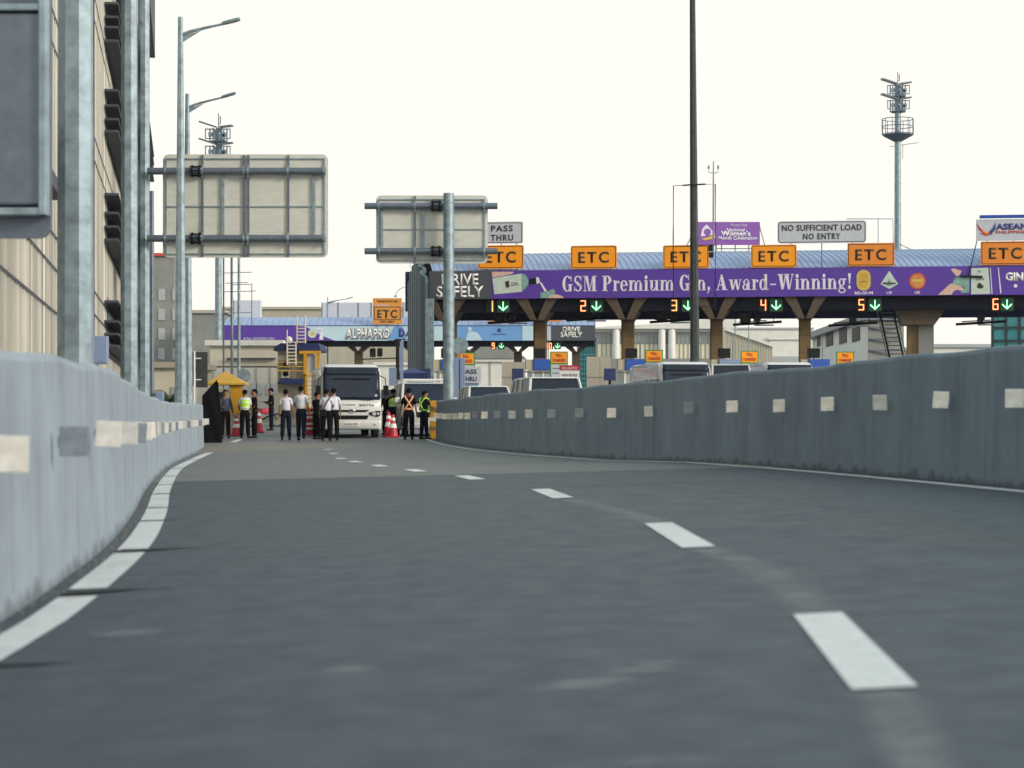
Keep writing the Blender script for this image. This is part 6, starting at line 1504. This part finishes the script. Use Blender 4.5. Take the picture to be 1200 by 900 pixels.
# small signs on the left
r = thing('back_of_sign_board', 'narrow dark sign board seen from behind on a white pole, left of the guard booth', 'sign', (XP(235, 66), 66, -.05)); lz = lambda p: ZP(p, 66) + .05; lx = lambda p: XP(p, 66) - XP(235, 66)
q = MB(); q.box(lx(229.5), 0, lz(454), lx(243), .10, lz(412.5)); q.build('panel', 'pole_dk', r, bevel=.01); q = MB(); q.tube([(lx(228), -.05, 0), (lx(228), -.05, lz(411))], .025, 8); q.tube([(lx(228), 0, lz(420)), (lx(236), 0, lz(420))], .02, 6); q.tube([(lx(228), 0, lz(445)), (lx(236), 0, lz(445))], .02, 6); q.build('pole', 'white', r)
q = MB(); q.box(lx(225.5), .02, lz(452), lx(227.3), .1, lz(412.5)); q.build('side_strip', 'dark', r)
r = thing('round_sign', 'round sign seen from behind on a thin pole above the men at the guard booth', 'sign', (XP(287, 88), 88, gz(88))); lz = lambda p: ZP(p, 88) - gz(88)
q = MB(); q.disc_y((-.05, lz(440)), .28, 0, .03, 26); q.build('disc', 'galv', r); q = MB(); q.tube([(-.03, .05, 0), (-.03, .05, lz(432))], .03, 8); q.build('pole', 'galv', r)
# palm
Yp = 78; r = thing('palm_plant', 'small palm behind the pale barrier, left of the front street lamp', 'palm', (XP(199, Yp), Yp, -.1))
q = MB(); q.tube([(0, 0, 0), (.03, 0, .9), (.0, 0, 1.55)], [.13, .10, .09], 10); q.build('trunk', 'bark', r, smooth=True)
random.seed(11); q = MB()
for k in range(26):
    a = random.uniform(0, 2 * pi); el = random.uniform(.1, 1.3); ln = random.uniform(.6, 1.0); pts = []
    for i in range(6):
        t = i / 5; rr = ln * t * cos(el * (1 - t * .4)); pts.append(Vector((rr * cos(a), rr * sin(a), 1.55 + ln * t * sin(el) - .55 * t * t)))
    q.tube(pts, [.012, .01, .009, .008, .006, .004], 4)
    sd = Vector((-sin(a), cos(a), 0))
    for i in range(1, 16):
        t = i / 15; f = t * 5; j = min(4, int(f)); p = pts[j].lerp(pts[j + 1], f - j)
        for s in (-1, 1):
            l = .26 * (1 - abs(t - .45)) ; e = p + sd * s * l * .8 + Vector((cos(a) * l * .4, sin(a) * l * .4, -.10 * random.random() - .02))
            q.quad([p, p + Vector((cos(a) * .03, sin(a) * .03, 0)), e, e - Vector((.005, 0, .01))])
q.build('fronds', 'leaf', r, fix=False)

# overhead cables
def cable(label, pts, rr=.015):
    o = MB(); o.tube(pts, rr, 5); k = o.build('overhead_cable', 'dark', None); tag(k, label, 'cable')
def sag(a, b_, s, n=14): return [a.lerp(b_, i / n) - Vector((0, 0, s * 4 * (i / n) * (1 - i / n))) for i in range(n + 1)]
cable('thin cable sagging from the floodlight mast down to the right canopy roof', sag(P(1054, 286, 168), P(1150, 302, 150), .5), .03)

# ------------------------------------------------------------------ hazy air
hz_ = MB(); hz_.box(-420, -40, -1.5, 420, 520, 42); ho = hz_.build('haze', 'white', None); ho['kind'] = 'stuff'
hm = bpy.data.materials.new('haze'); hm.use_nodes = True; hn = hm.node_tree
hn.nodes.remove(hn.nodes['Principled BSDF']); pv = hn.nodes.new('ShaderNodeVolumePrincipled'); pv.inputs['Density'].default_value = .00012; pv.inputs['Color'].default_value = (.95, .95, .93, 1); pv.inputs['Anisotropy'].default_value = .3
hn.links.new(pv.outputs['Volume'], hn.nodes['Material Output'].inputs['Volume']); ho.data.materials.clear(); ho.data.materials.append(hm)
# ------------------------------------------------------------------ light, sky, camera
SUN_EL, SUN_AZ = radians(20), radians(118)     # azimuth measured from +y towards +x
w = bpy.data.worlds.new('World'); scene.world = w; w.use_nodes = True; nt = w.node_tree
bg = nt.nodes['Background']; sk_ = nt.nodes.new('ShaderNodeTexSky'); sk_.sky_type = 'NISHITA'; sk_.sun_disc = False
sk_.sun_elevation = SUN_EL; sk_.sun_rotation = SUN_AZ; sk_.air_density = 1.0; sk_.dust_density = 2.6; sk_.ozone_density = 2.2; sk_.altitude = 0
hzc = nt.nodes.new('ShaderNodeVectorMath'); hzc.operation = 'ADD'; hzc.inputs[1].default_value = (.95, .93, .88); nt.links.new(sk_.outputs['Color'], hzc.inputs[0]); mnc = nt.nodes.new('ShaderNodeVectorMath'); mnc.operation = 'MINIMUM'; mnc.inputs[1].default_value = (2.52, 2.44, 2.24); nt.links.new(hzc.outputs['Vector'], mnc.inputs[0]); nt.links.new(mnc.outputs['Vector'], bg.inputs['Color']); bg.inputs['Strength'].default_value = .15
sl = bpy.data.lights.new('sun', 'SUN'); sl.energy = 0.95; sl.angle = radians(12); sl.color = (1.0, .88, .74)
so = bpy.data.objects.new('sun', sl); COL.objects.link(so)
dv = Vector((sin(SUN_AZ) * cos(SUN_EL), cos(SUN_AZ) * cos(SUN_EL), sin(SUN_EL))); so.rotation_euler = (-dv).to_track_quat('-Z', 'Y').to_euler(); so.location = (30, 20, 40)
cam = bpy.data.cameras.new('camera'); co = bpy.data.objects.new('camera', cam); COL.objects.link(co); scene.camera = co
co.location = (0, 0, CZ); co.rotation_euler = (pi / 2, 0, 0); cam.sensor_width = 36; cam.lens = 36 * F / 1200; cam.shift_y = 45 / 1200
cam.clip_end = 6000; cam.clip_start = .1
cam.dof.use_dof = True; cam.dof.focus_distance = 76; cam.dof.aperture_fstop = 2.8
scene.view_settings.view_transform = 'Standard'; scene.view_settings.look = 'None'; scene.view_settings.gamma = 1; scene.view_settings.exposure = EXPOSURE
scene.cycles.max_bounces = 6; scene.cycles.use_denoising = True
